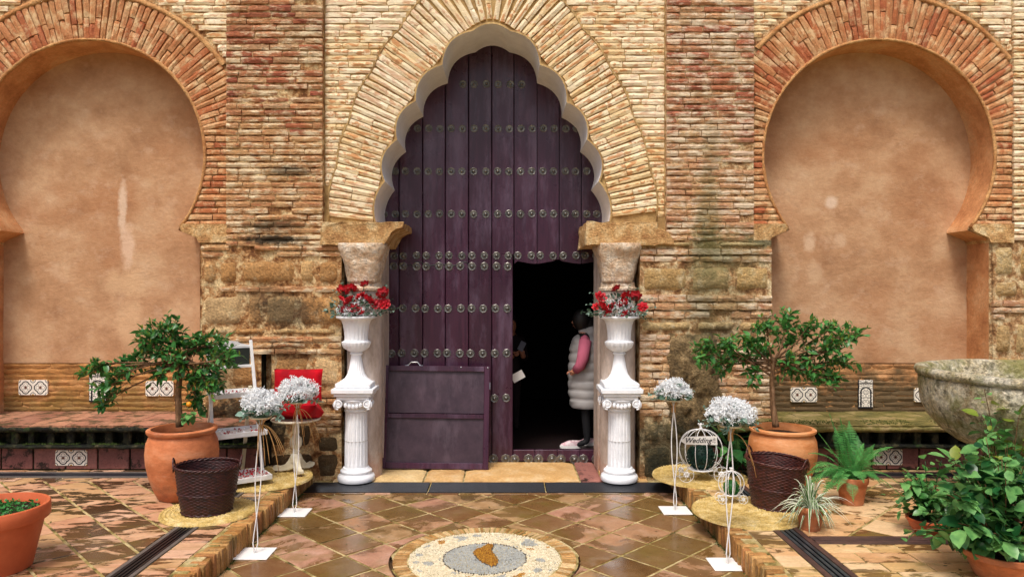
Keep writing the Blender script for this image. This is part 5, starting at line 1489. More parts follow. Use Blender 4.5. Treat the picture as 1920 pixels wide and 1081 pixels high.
def rose_bouquet(top, pxs, side, seed, ends):
    r = random.Random(seed); Yc = top.y
    root = empty('rose_bouquet', top - Vector((0, 0, .02)), label='red roses with eucalyptus and white sprigs in the urn %s' % side, cat='bouquet', group='red rose bouquets in the white urns')
    items = []
    for (px, py, s) in pxs:
        dy = r.uniform(-.13, -.04) if py > 562 else r.uniform(-.10, .02)
        p = W(px, py, Yc + dy)
        s *= 1.06; o = link('rose', ROSE, root, p - root.location, (.75, (p.x - top.x) * 3, r.uniform(0, 6)), (s, s, s))
        m = MB().tube([top + Vector((0, 0, -.05)) - root.location, (top + (p - top) * .5) - root.location, p - root.location], .003, 5); m.build('stem', M['euc_dark'], root)
    branchlets(root, items, top + Vector((0, 0, -.02)), r, [W(px, py, Yc + r.uniform(-.12, .08)) for px, py in ends], EUCM + EUCD)
    for k in range(210):
        d_ = rdir(r, .1); d_.z = abs(d_.z); q_ = r.uniform(.7, 1.15); p = top + Vector((d_.x * .26 * q_, d_.y * .19, d_.z * .17 * q_ + .005))
        items.append((rmat(p, d_ + rdir(r) * .5, r.uniform(-1, 1), r.uniform(.8, 1.4)), r.choice(EUCD + EUCM)))
    put_leaves(root, items, 60)
    sprigs(root, top + Vector((0, 0, .045)), .20, .13, 300, r, ry=.18, lobe=.0068)
rose_bouquet(TL, [(643, 545, 1.1), (660, 541, 1.0), (684, 533, .75), (718, 550, 1.1), (676, 558, 1.15), (690, 562, 1.1), (655, 564, 1.05), (703, 571, 1.1), (720, 570, 1.05), (647, 580, 1.15), (663, 578, 1.05), (672, 583, .9), (640, 560, .6)],
             'left of the door', 11, [(620, 560), (616, 580), (626, 545), (640, 525), (632, 590), (728, 528), (736, 560), (745, 578), (738, 585), (715, 588), (700, 525), (660, 522)])
rose_bouquet(TR, [(1156, 541, .8), (1126, 557, 1.05), (1129, 575, 1.1), (1147, 577, 1.1), (1169, 570, 1.1), (1173, 555, 1.0), (1191, 556, 1.1), (1205, 576, .9), (1142, 586, .95), (1172, 589, .8), (1186, 582, .6), (1118, 575, .7)],
             'right of the doorway', 12, [(1090, 584), (1100, 570), (1108, 548), (1105, 590), (1150, 520), (1162, 525), (1195, 540), (1222, 560), (1226, 575), (1222, 598), (1208, 592), (1180, 535), (1168, 594)])

# white bouquets on thin wire stands
def stand(pxb, pyb, pxt, pyt, bw, bh, label_s, label_b, seed, tied=0, plate=.235):
    r = random.Random(seed); Zb = F * EYE / (pyb - VY); Yc = Zb - ZW; x = (pxb - VX) * Zb / F
    root = empty('flower_stand', (x, Yc, .002), label=label_s, cat='flower stand', group='white wire flower stands beside the steps')
    MB().bbox(-plate / 2, plate / 2, -.11, .11, 0, .006, .002).build('base_plate', M['white_wire'], root)
    zt = H(pyt, Yc); dx = X(pxt, Yc) - x
    for s in (-1, 1):       # two crossing wires
        pts = []
        for i in range(15):
            t = i / 14; w = .022 * s * math.cos(t * PI * 1.5 + .4) * (1.0 if t > .08 else t / .08)
            pts.append((dx * t + w, s * .006, .006 + (zt - .02) * t))
        MB().tube(pts, .0042, 6).build('wire', M['white_wire'], root, smooth='all')
    m = MB(); m.tube([(dx, 0, zt - .12), (dx, 0, zt)], .004, 6); m.build('wire', M['white_wire'], root, smooth='all')
    m = MB(); m.lathe([(.001, zt - .006), (.07, zt - .006), (.075, zt + .004), (.07, zt + .004), (.001, zt - .001)], 24, c=(dx, 0, 0), closed=True); m.build('dish', M['cream_wood'], root, smooth=40)
    for k in range(5):
        a = 2 * PI * k / 5; MB().tube([(dx + .04 * math.cos(a), .04 * math.sin(a), zt - .004), (dx + .012 * math.cos(a), .012 * math.sin(a), zt - .05), (dx + .016 * math.cos(a), .016 * math.sin(a), zt - .10)], .0035, 5).build('raffia_tie', M['raffia'], root, smooth='all')
    for k in range(tied):
        L = r.uniform(.18, .34); sx = r.uniform(.03, .20) * (1 if r.random() < .85 else -.3)
        MB().tube(bezier((dx, -.012, zt - .05), (dx + sx * .6, -.03, zt - .03), (dx + sx, -.02 + r.uniform(-.03, .03), zt - .05 - L), 8), .0022, 4).build('raffia_strand', M['raffia'], root, smooth='all')
    c = Vector((x + dx, Yc, zt + .03)); b = empty('white_bouquet', c - Vector((0, 0, .02)), label=label_b, cat='bouquet', group='white sprig bouquets on the wire stands')
    rx, rz = bw / 2 * Zb / F, bh * Zb / F * .62
    sprigs(b, c + Vector((0, 0, rz * .3)), rx * .86, rz * .80, int(430 * rx * rz / .012), r, ry=rx * .8, lobe=.0075)
    items = []
    ends = [c + Vector((math.cos(t) * rx * 1.12, r.uniform(-.6, .6) * rx, math.sin(t) * rz * .8 * (1 if math.sin(t) > 0 else .55))) for t in [r.uniform(0, 2 * PI) for _ in range(9)]]
    branchlets(b, items, c, r, ends, EUCM)
    for k in range(26):
        a = r.uniform(PI, 2 * PI) if r.random() < .7 else r.uniform(0, PI); p = c + Vector((math.cos(a) * rx * .6, math.sin(a) * rx * .65, r.uniform(-.02, rz * .3)))
        items.append((rmat(p, Vector((math.cos(a), math.sin(a), r.uniform(-.4, .3))), r.uniform(-1, 1), r.uniform(1.1, 1.9)), r.choice(EUCM + EUCD)))
    put_leaves(b, items, 30)
    MB().lathe([(.001, -.03), (.05, -.03), (.062, .01), (.05, .02), (.001, .02)], 16, c=(0, 0, .02), closed=True).build('foam_block', M['euc_dark'], b)
stand(478, 1038, 489, 782, 86, 66, 'nearest wire stand on the left step side, raffia strands hanging from it', 'white sprig bouquet with eucalyptus on the nearer left wire stand', 21, 9)
stand(552, 961, 558, 754, 84, 58, 'wire stand in front of the red cushion with hanging raffia strands', 'round silvery white bouquet in front of the red cushion', 22, 8)
stand(1266, 957, 1263, 750, 76, 50, 'wire stand nearest the right side of the doorway', 'small white and eucalyptus bouquet near the right pier of the door', 23, 0)
stand(1365, 1058, 1370, 798, 100, 66, 'nearest wire stand on the right, in front of the small wire carriage', 'large white sprig bouquet in front of the right urn', 24, 2)
# ------------------------------------------------------------------ white ladder shelf (left terrace)
sh = empty('ladder_shelf', (X(436, -.60), -.60, TH + .013), math.radians(36), 'white wooden ladder shelf with petal-strewn trays behind the left basket', 'shelf')
def wb(n, x0, x1, y0, y1, z0, z1, par=sh, mt='white_wood', b=.003):
    return MB().bbox(x0, x1, y0, y1, z0, z1, b).build(n, M[mt], par)
def bar(n, p, q, w, d_, par=sh, mt='white_wood'):
    p, q = Vector(p), Vector(q); dv = q - p; m = MB(); m.bbox(-w / 2, w / 2, -d_ / 2, d_ / 2, 0, dv.length, .002)
    zax = dv.normalized(); xax = Vector((1, 0, 0)); xax = (xax - zax * xax.dot(zax)).normalized(); yax = zax.cross(xax)
    Mx = Matrix((xax, yax, zax)).transposed().to_4x4(); Mx.translation = p
    return m.xf(Mx).build(n, M[mt], par)
SW = .20
for s in (-1, 1):
    bar('leg', (s * SW, -.22, 0), (s * (SW - .015), .10, 1.205), .026, .022)
    bar('rear_leg', (s * (SW - .03), .30, 0), (s * (SW - .04), .02, .80), .030, .020, mt='cream_wood')
def tray(z, y0, y1, w):
    y = -.22 + .32 * z / 1.205
    t = wb('tray', -w / 2, w / 2, y0, y1, z, z + .010)
    for a in ((-w / 2, w / 2, y0 - .012, y0 - .0005), (-w / 2, w / 2, y1 + .0005, y1 + .012)):
        MB().bbox(a[0], a[1], a[2], a[3], z - .008, z + .034, .003).build('tray_edge', M['white_wood'], t)
    for s in (-1, 1): MB().bbox(*sorted((s * w / 2, s * (w / 2 - .012))), y0, y1, z + .0105, z + .034, .003).build('tray_edge', M['white_wood'], t)
    return t
trays = [(.055, -.40, -.10, .44), (.42, -.30, -.02, .42), (.745, -.20, .06, .40)]
pet = MB(); petw = MB(); r = random.Random(31)
for i, (z, y0, y1, w) in enumerate(trays):
    tray(z, y0, y1, w)
    for k in range(150 if i == 0 else 46):
        x, y = r.uniform(-w / 2 + .03, w / 2 - .03), r.uniform(y0 + .02, y1 - .02)
        zz = z + .012 + r.uniform(0, .03 if i == 0 else .012); a = rdir(r, .4) * .012; b_ = a.orthogonal().normalized() * .009
        c = Vector((x, y, zz + .006)); (pet if (i == 0 or k % 2) else petw).add([c - a, c - b_ + Vector((0, 0, .003)), c + a, c + b_ + Vector((0, 0, .003))], [(0, 1, 2, 3)])
for mb, mt, lb_ in ((pet, 'rose', 'red rose petals strewn on the trays of the white ladder shelf'), (petw, 'sprig', 'white petals strewn on the upper trays of the white ladder shelf')):
    o = mb.build('petals', M[mt]); o.location = sh.location; o.rotation_euler = sh.rotation_euler; tag(o, lb_, 'petals', kind='stuff')
# framed upper board
wb('rail', -SW + .02, SW - .02, .085, .105, 1.135, 1.165); wb('rail', -SW + .02, SW - .02, .045, .065, .965, .990)
wb('board', -SW + .03, SW - .03, .070, .078, .985, 1.14, mt='chalk')
m = MB(); n = 14
top = [(-.16 + .32 * i / n, 1.166 + .040 * math.sin(PI * i / n) * (1 if abs(i - n / 2) < 4 else .6)) for i in range(n + 1)]
m.prism([(-.16, 1.150)] + top + [(.16, 1.150)], .088, .102); m.build('crest', M['white_wood'], sh)

# ------------------------------------------------------------------ pedestal table
tb = empty('pedestal_table', (X(555, -.40), -.40, TH + .013), .35, 'cream round pedestal table on a tripod foot under the red cushion', 'table')
Ht = H(783, -.40) - tb.location.z
m = MB(); m.lathe([(.001, Ht - .022), (.19, Ht - .022), (.215, Ht - .016), (.22, Ht - .006), (.215, Ht), (.001, Ht)], 48, closed=True); m.build('tabletop', M['cream_wood'], tb, smooth=40)
m = MB(); m.lathe([(.045, .10), (.052, .14), (.045, .17), (.030, .18), (.034, .195), (.028, .21), (.032, .225), (.050, .245), (.056, .28), (.050, .315), (.030, .335), (.026, .35), (.034, .365), (.030, .40), (.034, Ht - .05), (.055, Ht - .023)], 28); m.build('stem', M['cream_wood'], tb, smooth=50)
for k in range(3):
    a = 2 * PI * k / 3 - PI / 2 + .15
    prof = [(.0, .17), (.04, .165), (.065, .115), (.10, .075), (.15, .058), (.185, .066), (.205, .058), (.205, .036), (.18, .022), (.13, .020), (.07, .030), (.0, .055)]
    m = MB().prism(prof, -.022, .022); m.xf(Matrix.Rotation(a, 4, 'Z')); m.build('foot', M['cream_wood'], tb)
    m = MB(); m.ball((.185 * math.cos(a), .185 * math.sin(a), .011), (.012, .012, .011)); m.build('caster', M['bark'], tb, smooth='all')
# red cushion folded upright on the table
rc = empty('red_cushion', (tb.location.x, -.40, tb.location.z + Ht), label='red velvet cushion folded upright on the pedestal table', cat='cushion')
def cushion(n, w, h, t, loc, rx, seed, rz=0):
    m = MB(); N = 18; vs = []; fs = []
    for side in (-1, 1):
        b = len(vs)
        for k in range(N + 1):
            for j in range(N + 1):
                u, v = j / N * 2 - 1, k / N * 2 - 1; q = (1 - u ** 6) ** .5 * (1 - v ** 6) ** .5
                pinch = 1 - .04 * (1 - abs(u * v) ** 2)
                vs.append((u * w / 2 * pinch, side * (t / 2 * q + .010 * nz(u * 2, v * 2, seed + side, 1.6) * q), v * h / 2 * pinch))
        for k in range(N):
            for j in range(N):
                a = b + k * (N + 1) + j; fs.append((a, a + 1, a + N + 2, a + N + 1))
    m.add(vs, fs); m.xf(Matrix.Translation(loc) @ Matrix.Rotation(rz, 4, 'Z') @ Matrix.Rotation(rx, 4, 'X'))
    return m.build(n, M['red_velvet'], rc, smooth='all')
cushion('back_cushion', .45, .30, .13, (0, .06, .290), math.radians(-8), 2)
cushion('seat_cushion', .46, .36, .15, (.012, -.08, .092), math.radians(70), 5)
m = MB(); r = random.Random(8)
for (cx, cz) in ((-.13, .22), (-.17, .19), (.19, .14), (.17, .18)):
    for k in range(14):
        q = Vector((cx, -.155, cz)) + rdir(r) * .030; a = rdir(r) * .020; b_ = a.orthogonal().normalized() * .013; m.add([q - a, q - b_, q + a, q + b_], [(0, 1, 2, 3)])
o = m.build('lace_flowers', M['sprig'], rc); o['kind'] = 'stuff'

# ------------------------------------------------------------------ wire pumpkin carriages
def carriage(px, Yc, rad, zc, label, seed, sign, wire=.0028):
    x = X(px, Yc); base = TH + .020
    root = empty('wire_carriage', (x, Yc, base), R.uniform(-.2, .2), label, 'wire carriage')
    wr = rad * .34; pz = wr * .55
    c = Vector((0, 0, zc - base))
    nm = 12
    for k in range(nm // 2 * 2):
        a = 2 * PI * k / nm; pts = []
        for i in range(15):
            t = PI * (i / 14 * .94 + .0); rr_ = rad * math.sin(t) ** .85 * 1.0; z = c.z + rad * .93 * math.cos(t)
            pts.append((rr_ * math.cos(a), rr_ * math.sin(a) * .9, z))
        MB().tube(pts, wire, 5, cap=False).build('rib', M['white_wire'], root, smooth='all')
    m = MB(); bz = c.z - rad * .93 * .98 + .004
    m.lathe([(.001, bz - .004), (rad * .55, bz - .004), (rad * .57, bz), (rad * .55, bz + .004), (.001, bz + .003)], 24, closed=True); m.build('platform', M['white_wire'], root, smooth=40)
    m = MB(); zt = c.z + rad * .93
    m.lathe([(.010, zt - .004), (.022 * rad / .2, zt + .004), (.012, zt + .012), (.010, zt + .02), (.024 * rad / .2, zt + .045 * rad / .2)], 10)
    for k in range(5):
        a = 2 * PI * k / 5; m.ball((.022 * rad / .2 * math.cos(a), .022 * rad / .2 * math.sin(a), zt + .048 * rad / .2), .006 * rad / .2 + .002, 6, 5)
    m.build('crown', M['white_wire'], root, smooth='all')
    for sx in (-1, 1):
        for sy in (-1, 1):
            w = empty('wheel', (sx * rad * .78, sy * rad * .42, wr), parent_fix) if False else None
            m = MB(); cx, cy = sx * rad * .80, sy * rad * .45; n = 22
            m.tube([(cx + wr * math.cos(2 * PI * i / n), cy, wr + wr * math.sin(2 * PI * i / n)) for i in range(n + 1)], wire * .9, 5, cap=False)
            wheel = m.build('wheel', M['white_wire'], root, smooth='all')
            m = MB()
            for k in range(6):
                a = 2 * PI * k / 6; pts = [(cx + wr * q * math.cos(a + .5 * math.sin(q * PI)), cy, wr + wr * q * math.sin(a + .5 * math.sin(q * PI))) for q in (0, .25, .5, .75, 1)]
                m.tube(pts, wire * .7, 4, cap=False)
            for k in range(6):
                a = 2 * PI * k / 6; m.ball((cx + wr * .28 * math.cos(a), cy - .002, wr + wr * .28 * math.sin(a)), wr * .15, 6, 5)
            m.build('spoke', M['white_wire'], wheel, smooth='all')
        m = MB(); m.tube([(sx * rad * .80, -rad * .45, wr), (sx * rad * .80, rad * .45, wr)], wire * .9, 5)
        m.tube([(sx * rad * .80, 0, wr), (sx * rad * .62, 0, bz - .004), (sx * rad * .5, 0, bz)], wire * .9, 5)
        m.build('axle', M['white_wire'], root, smooth='all')
    # topiary ball
    rb = rad * (.60 if sign else .58); bc_ = Vector((x, Yc, base + bz + rb * .93)); r = random.Random(seed)
    tp = empty('topiary_ball', bc_ - Vector((0, 0, rb)), label=('dark green boxwood ball inside the wire carriage with the sign' if sign else 'bright green moss ball inside the small wire carriage'), cat='topiary ball')
    m = MB(); m.ball((0, 0, rb), rb * .90, 16, 12); m.build('core', M['box_dark' if sign else 'box_green'], tp, smooth='all')
    lm = leaf_shape('leaf', .016 if sign else .010, .011 if sign else .006, M['box_dark' if sign else 'box_green'], seg=2)
    its = []
    for k in range(900 if sign else 700):
        d_ = rdir(r); p = bc_ + d_ * rb * r.uniform(.86, 1.0); its.append((rmat(p, d_ + rdir(r) * .9, r.uniform(-2, 2), r.uniform(.8, 1.2)), lm))
    put_leaves(tp, its, 0)
    return root
parent_fix = None
c1 = carriage(1314, -.66, .190, H(842, -.66), 'white wire pumpkin carriage with a wedding sign on the rear right mat', 41, True)
carriage(1371, -1.34, .100, H(905, -1.34), 'small white wire pumpkin carriage on the front right mat, moss ball inside', 42, False, wire=.0022)
sg = empty('wedding_sign', (X(1311, -.80), -.82, H(826, -.82)), label='white arrow-shaped plaque reading Wedding hung on the wire carriage', cat='sign')
m = MB(); m.prism([(-.165, 0), (-.125, .028), (-.125, .036), (.145, .040), (.150, -.034), (-.125, -.030), (-.125, -.026)], 0, .006); m.build('plaque', plain('aged white plaque', 'ece9e0', .6, var=.1), sg)
cu = bpy.data.curves.new('lettering', 'FONT'); cu.body = 'Wedding'; cu.size = .062; cu.align_x = 'CENTER'; cu.align_y = 'CENTER'; cu.extrude = .0006; cu.shear = .35; cu.offset = .0006
cu.materials.append(plain('grey lettering', '2c2a2c', .6))
t0 = bpy.data.objects.new('t', cu); COL.objects.link(t0); dg = bpy.context.evaluated_depsgraph_get(); tm = bpy.data.meshes.new_from_object(t0.evaluated_get(dg)); bpy.data.objects.remove(t0)
tx = bpy.data.objects.new('lettering', tm); COL.objects.link(tx); tx.parent = sg; tx.location = (-.018, -.002, .003); tx.rotation_euler = (PI / 2, 0, 0)
m = MB(); r = random.Random(5)
for k in range(7):
    cx, cz = .112 + r.uniform(-.018, .018), r.uniform(-.018, .020)
    m.tube([(cx + .008 * math.cos(t * .9) * (1 - t / 9), -.0015, cz + .008 * math.sin(t * .9) * (1 - t / 9)) for t in range(8)], .001, 4)
m.build('flower_print', cu.materials[0], sg)

# ------------------------------------------------------------------ fern
fp = potted('potted_fern', (X(1597, -1.30), -1.30, TH), .122, .215, 'pot', M['terracotta'], 'boston fern arching out of a small terracotta pot before the right bench', 'potted plant')
def frond(root, p0, p1, p2, r, Wd=.055, n=34):
    bz = bezier(p0, p1, p2, n); m = MB(); m.tube(bz[::2], .0022, 4, cap=False)
    for i in range(3, n):
        t = i / n; d_ = (bz[i] - bz[i - 1]).normalized(); side = d_.cross(Vector((0, 0, 1)))
        if side.length < .2: side = d_.cross(Vector((0, 1, 0)))
        side.normalize(); nrm = side.cross(d_)
        w = Wd * min(1, 4 * (1 - t) + .1) * min(1, .4 + t * 3) * (1 if t < .75 else 1 - (t - .75) * 1.6); hw = (p2 - p0).length / n * .30 + .0008
        for s in (-1, 1):
            tip = bz[i] + side * s * w + d_ * w * .18 + Vector((0, 0, -.12 * w)) + nrm * r.uniform(-.1, .1) * w
            m.add([bz[i] - d_ * hw * .7, bz[i] + d_ * hw * .7, tip + d_ * hw * .3 - side * s * w * .15, tip, bz[i].lerp(tip, .5) - d_ * hw], [(0, 1, 2, 3, 4)])
    return m.build('frond', M['fern'], root, world=True)
r = random.Random(17); f0 = fp.location + Vector((0, 0, .19)); s_ = (ZW - 1.3) / F
def fr(px, py, dy, lift, Wd=.05):
    p2 = W(px, py, -1.30 + dy); p0 = f0 + Vector((r.uniform(-.04, .04), r.uniform(-.04, .04), 0))
    p1 = p0.lerp(p2, .45) + Vector((0, 0, lift)); frond(fp, p0, p1, p2, r, Wd)
for a in [(1575, 782, .02, .05), (1592, 788, .10, .05, .052), (1535, 812, .05, .04), (1608, 815, .12, .03), (1620, 830, .0, .05), (1565, 800, .15, .05), (1675, 838, -.02, .16), (1655, 852, .10, .14), (1520, 880, -.05, .17), (1530, 905, -.12, .18), (1548, 925, -.16, .19),
          (1525, 868, .08, .12), (1560, 900, -.2, .17), (1512, 915, .02, .2), (1600, 940, -.17, .15, .045), (1668, 915, -.05, .13), (1640, 880, .1, .1), (1672, 895, .08, .12), (1545, 838, .1, .08), (1580, 850, -.1, .12), (1540, 890, -.18, .18), (1625, 862, -.12, .12), (1505, 895, -.06, .18), (1515, 850, .05, .15), (1500, 925, -.1, .22), (1538, 935, -.2, .2), (1570, 920, -.22, .18), (1620, 905, -.2, .15), (1684, 905, -.02, .15), (1690, 930, -.1, .18), (1660, 872, .0, .14), (1555, 775, .08, .02), (1640, 832, .06, .07), (1650, 905, -.15, .14), (1585, 815, -.02, .06)]: fr(*a)

# ------------------------------------------------------------------ spider plant
spp = potted('potted_spider_plant', (X(1519, -1.90), -1.90, TH), .098, .165, 'pot', M['terracotta'], 'white-striped spider plant spilling from a small clay pot before the right basket', 'potted plant')
def strap(root, p0, p1, p2, w, mats):
    bz = bezier(p0, p1, p2, 9); m = MB(); rows_ = []
    for i, p in enumerate(bz):
        t = i / 9; d_ = (bz[min(9, i + 1)] - bz[max(0, i - 1)]).normalized(); side = d_.cross(Vector((0, 0, 1)))
        if side.length < .1: side = Vector((1, 0, 0))
        side.normalize(); ww = w * (1 - t ** 3) * (.6 + .4 * min(1, t * 4)); up = side.cross(d_) * ww * .35
        rows_.append([p - side * ww + up, p - side * ww * .60, p + side * ww * .60, p + side * ww + up])
    vs = [v for q in rows_ for v in q]
    m.add(vs, [(4 * i + j, 4 * i + j + 1, 4 * i + j + 5, 4 * i + j + 4) for i in range(9) for j in range(3)])
    m.m = [(0, 1, 0)[j] for i in range(9) for j in range(3)]; m.cm = 1
    return m.build('leaf', mats, root, smooth='all', world=True)
r = random.Random(23); c0 = spp.location + Vector((0, 0, .145))
for k in range(120):
    a = r.uniform(0, 2 * PI); L = r.uniform(.14, .35); rise = r.uniform(.05, .19)
    e = c0 + Vector((math.cos(a) * L * .85, math.sin(a) * L * .75, r.uniform(-.13, .05)))
    if r.random() < .25: e = c0 + Vector((math.cos(a) * L * .4, math.sin(a) * L * .4, r.uniform(.1, .2)))
    if e.z < TH + .01: e.z = TH + .012
    strap(spp, c0 + Vector((math.cos(a) * .02, math.sin(a) * .02, -.01)), c0.lerp(e, .5) + Vector((0, 0, rise)), e, r.uniform(.006, .010), [M['spider_w'], M['spider_g']])

# ------------------------------------------------------------------ broad leaved plants behind, rose bushes right
def broad(name, loc, label, seed, n, spread, hh, mats, L, Wd, potR=None, n_ind=120, cat='plant', stems=14, pot_mat='terracotta', potH=.16, potkind='bowl', low=.25, sq=(1, 1)):
    if potR: root = potted(name, loc, potR, potH, potkind, M[pot_mat], label, cat)
    else: root = empty(name, loc, label=label, cat=cat)
    r = random.Random(seed); base = Vector(loc) + Vector((0, 0, potH * .85 if potR else 0)); items = []
    ms = [leaf_shape('leaf', L * s, Wd * s, q, fold=.2, droop=dr, seg=4) for q in mats for s, dr in ((1, .2), (1.2, .35), (.8, .1))]
    for k in range(stems):
        a = r.uniform(0, 2 * PI); rr_ = spread * r.uniform(.1, 1)
        e = base + Vector((rr_ * math.cos(a) * sq[0], rr_ * math.sin(a) * sq[1], hh * r.uniform(low, 1) * (1.1 - .35 * rr_ / spread)))
        mid = base.lerp(e, .5) + Vector((-math.cos(a) * rr_ * .12, 0, hh * .1)); bz = bezier(base + Vector((math.cos(a), math.sin(a), 0)) * spread * .08, mid, e, 12)
        MB().tube(bz, [.0055 - .0003 * i for i in range(13)], 5).build('stem', M['bark' if 'rose' in name else 'leaf_dark'], root, smooth='all', world=True)
        for i in range(max(4, int(n / stems))):
            t = r.uniform(.25, 1) ** .8; q = min(11, int(t * 12)); p = bz[q].lerp(bz[q + 1], t * 12 - q)
            dd = rdir(r, .15); dd.z *= .6
            p = p + dd * r.uniform(.01, L * .9)
            items.append((rmat(p, dd, r.uniform(-.7, .7), r.uniform(.45, 1.3)), r.choice(ms)))
    put_leaves(root, items, n_ind)
    return root
broad('broadleaf_plant', (X(1375, -.42), -.42, TH + .002), 'dark glossy broad-leaved plant between the wire carriage and the right urn', 51, 46, .20, .46, [M['leaf_dark'], M['leaf_dark'], M['leaf_rose']], .20, .065, None, 46, stems=20)
broad('potted_rose_bush', (X(1880, -2.72), -2.72, TH), 'large leafy rose bush in a terracotta pot at the lower right corner', 61, 1300, .52, .66, [M['leaf_rose'], M['leaf_rose'], M['leaf_dark']],   .082, .060, .215, 290, cat='potted plant', stems=56, potH=.15, potkind='pot', low=.12, sq=(1.0, .6))
broad('potted_shrub', (X(1742, -1.98), -1.98, TH), 'leafy green shrub in a shallow brown bowl pot at the right', 62, 380, .30, .42, [M['leaf_rose'], M['leaf_citrus']], .062, .040, .145, 150, cat='potted plant', stems=26, pot_mat='plastic_pot', potH=.105, low=.15, sq=(1, .8))
broad('potted_rose_bush', (X(1885, -2.15), -2.15, TH), 'taller rose bush with yellowing top leaves before the stone basin', 63, 420, .36, .93, [M['leaf_rose'], M['leaf_rose'], M['leaf_tip']], .075, .052, .18, 150, cat='potted plant', stems=24, potH=.18, potkind='pot', low=.35, sq=(1, .6))
# moss in the damp corners
r = random.Random(90); mo_ = MB()
def tuft(x, y, z, s):
    for k in range(5):
        a = r.uniform(0, 6.3); q = Vector((x + r.uniform(-s, s), y + r.uniform(-s, s), z)); h = s * r.uniform(.5, 1.1)
        e = Vector((math.cos(a), math.sin(a), 0)) * s * .35
        mo_.add([q - e, q + e, q + Vector((r.uniform(-s, s) * .5, r.uniform(-s, s) * .5, h))], [(0, 1, 2)])
for k in range(2600):
    sd = r.random(); y = r.uniform(-3.4, -.2)
    if sd < .33: tuft(XSL + r.uniform(.0, .03), y, -.004, .010 * r.uniform(.5, 1.4)) if nz(y, 1, 0, 4) > -.2 else None
    elif sd < .66: tuft(XSR - r.uniform(.0, .03), y, -.004, .010 * r.uniform(.5, 1.4)) if nz(y, 7, 0, 4) > -.2 else None
    elif sd < .83:
        x = r.uniform(-5, -2.3); tuft(x, -.355 + r.uniform(-.01, .03), .60 - .19 + r.uniform(-.004, .004), .014) if nz(x, 7, 0, 3) > -.25 else None
    else:
        x = r.uniform(1.95, 4.5); tuft(x, -.39 + r.uniform(-.01, .2), .60, .011) if nz(x, 3, 0, 3) > -.3 else None
o = mo_.build('moss_tufts', plain('moss green', '4c6420', .9, col2='2c3c14', vscale=30)); tag(o, 'green moss tufts along the step curbs and bench ledges', 'moss', kind='stuff')
# fallen petals and leaf bits on the paving
r = random.Random(92); lit = MB()
for k in range(150):
    if r.random() < .45: x, y, z = r.uniform(-1.7, 1.4), r.uniform(-3.2, -.6), .005
    elif r.random() < .35: x, y, z = r.uniform(-4, -2.4), r.uniform(-3.2, -.6), TH + .005
    else: x, y, z = r.uniform(2.1, 4), r.uniform(-3.2, -.6), TH + .005
    a = r.uniform(0, 6.3); L = r.uniform(.006, .022); u = Vector((math.cos(a), math.sin(a), r.uniform(0, .3))) * L; v = Vector((-math.sin(a), math.cos(a), r.uniform(0, .3))) * L * .4; q = Vector((x, y, z))
    lit.add([q - u, q + v, q + u, q - v], [(0, 1, 2, 3)])
o = lit.build('leaf_litter', plain('dry leaf bits', '6a5424', .8, col2='3c4a1c', vscale=6)); tag(o, 'dry leaf bits scattered over the wet paving', 'litter', kind='stuff')
r = random.Random(77); lf = [leaf_shape('fallen_leaf', .06, .035, M['leaf_rose'])]
for px, py in ((1690, 1010), (1660, 930)):
    Zp = F * (EYE - TH) / (py - VY); o = link('fallen_leaf', lf[0], None, ((px - VX) * Zp / F, Zp - ZW, TH + .012), (0, 0, r.uniform(0, 6)))
    tag(o, 'green leaf fallen on the %s' % ('brown drain channel' if py > 1000 else 'terrace tiles beside the fern pot'), 'leaf')

# ------------------------------------------------------------------ people in the hall
SKIN = plain('skin', 'c98a6c', .5, var=.1); HAIR = plain('dark hair', '120c0a', .6, bump=.4)
def skin_body(name, verts, edges, rad, mats, parent, root_i=0, sub=2, matf=None):
    me = bpy.data.meshes.new(name); me.from_pydata(verts, edges, [])
    o = bpy.data.objects.new(name, me); COL.objects.link(o)
    o.modifiers.new('s', 'SKIN'); 
    for i, v in enumerate(me.skin_vertices[0].data):
        q = rad[i]; v.radius = q if isinstance(q, tuple) else (q, q); v.use_root = (i == root_i)
    o.modifiers['s'].use_smooth_shade = True
    sm = o.modifiers.new('u', 'SUBSURF'); sm.levels = sub; sm.render_levels = sub
    dg = bpy.context.evaluated_depsgraph_get(); m2 = bpy.data.meshes.new_from_object(o.evaluated_get(dg))
    bpy.data.objects.remove(o); m2.name = name
    for q in mats: m2.materials.append(q)
    if matf:
        for p in m2.polygons: p.material_index = matf(p.center)
    m2.polygons.foreach_set('use_smooth', [True] * len(m2.polygons))
    return link(name, m2, parent)
def hand(parent_verts, wrist, dirv, r):
    pass
DARK = plain('dark trousers', '0b0b10', .8); PINK = plain('pink knit sleeve', 'bc6078', .85, bump=.4, bscale=160); VEST = plain('grey quilted vest', 'a9a6a4', .55, var=.06, bump=.15); SHOE = plain('pale pink shoe', 'dfa8b4', .5, col2='f0e4e4', vscale=25); SOLE = plain('white sole', 'f0eeea', .5)
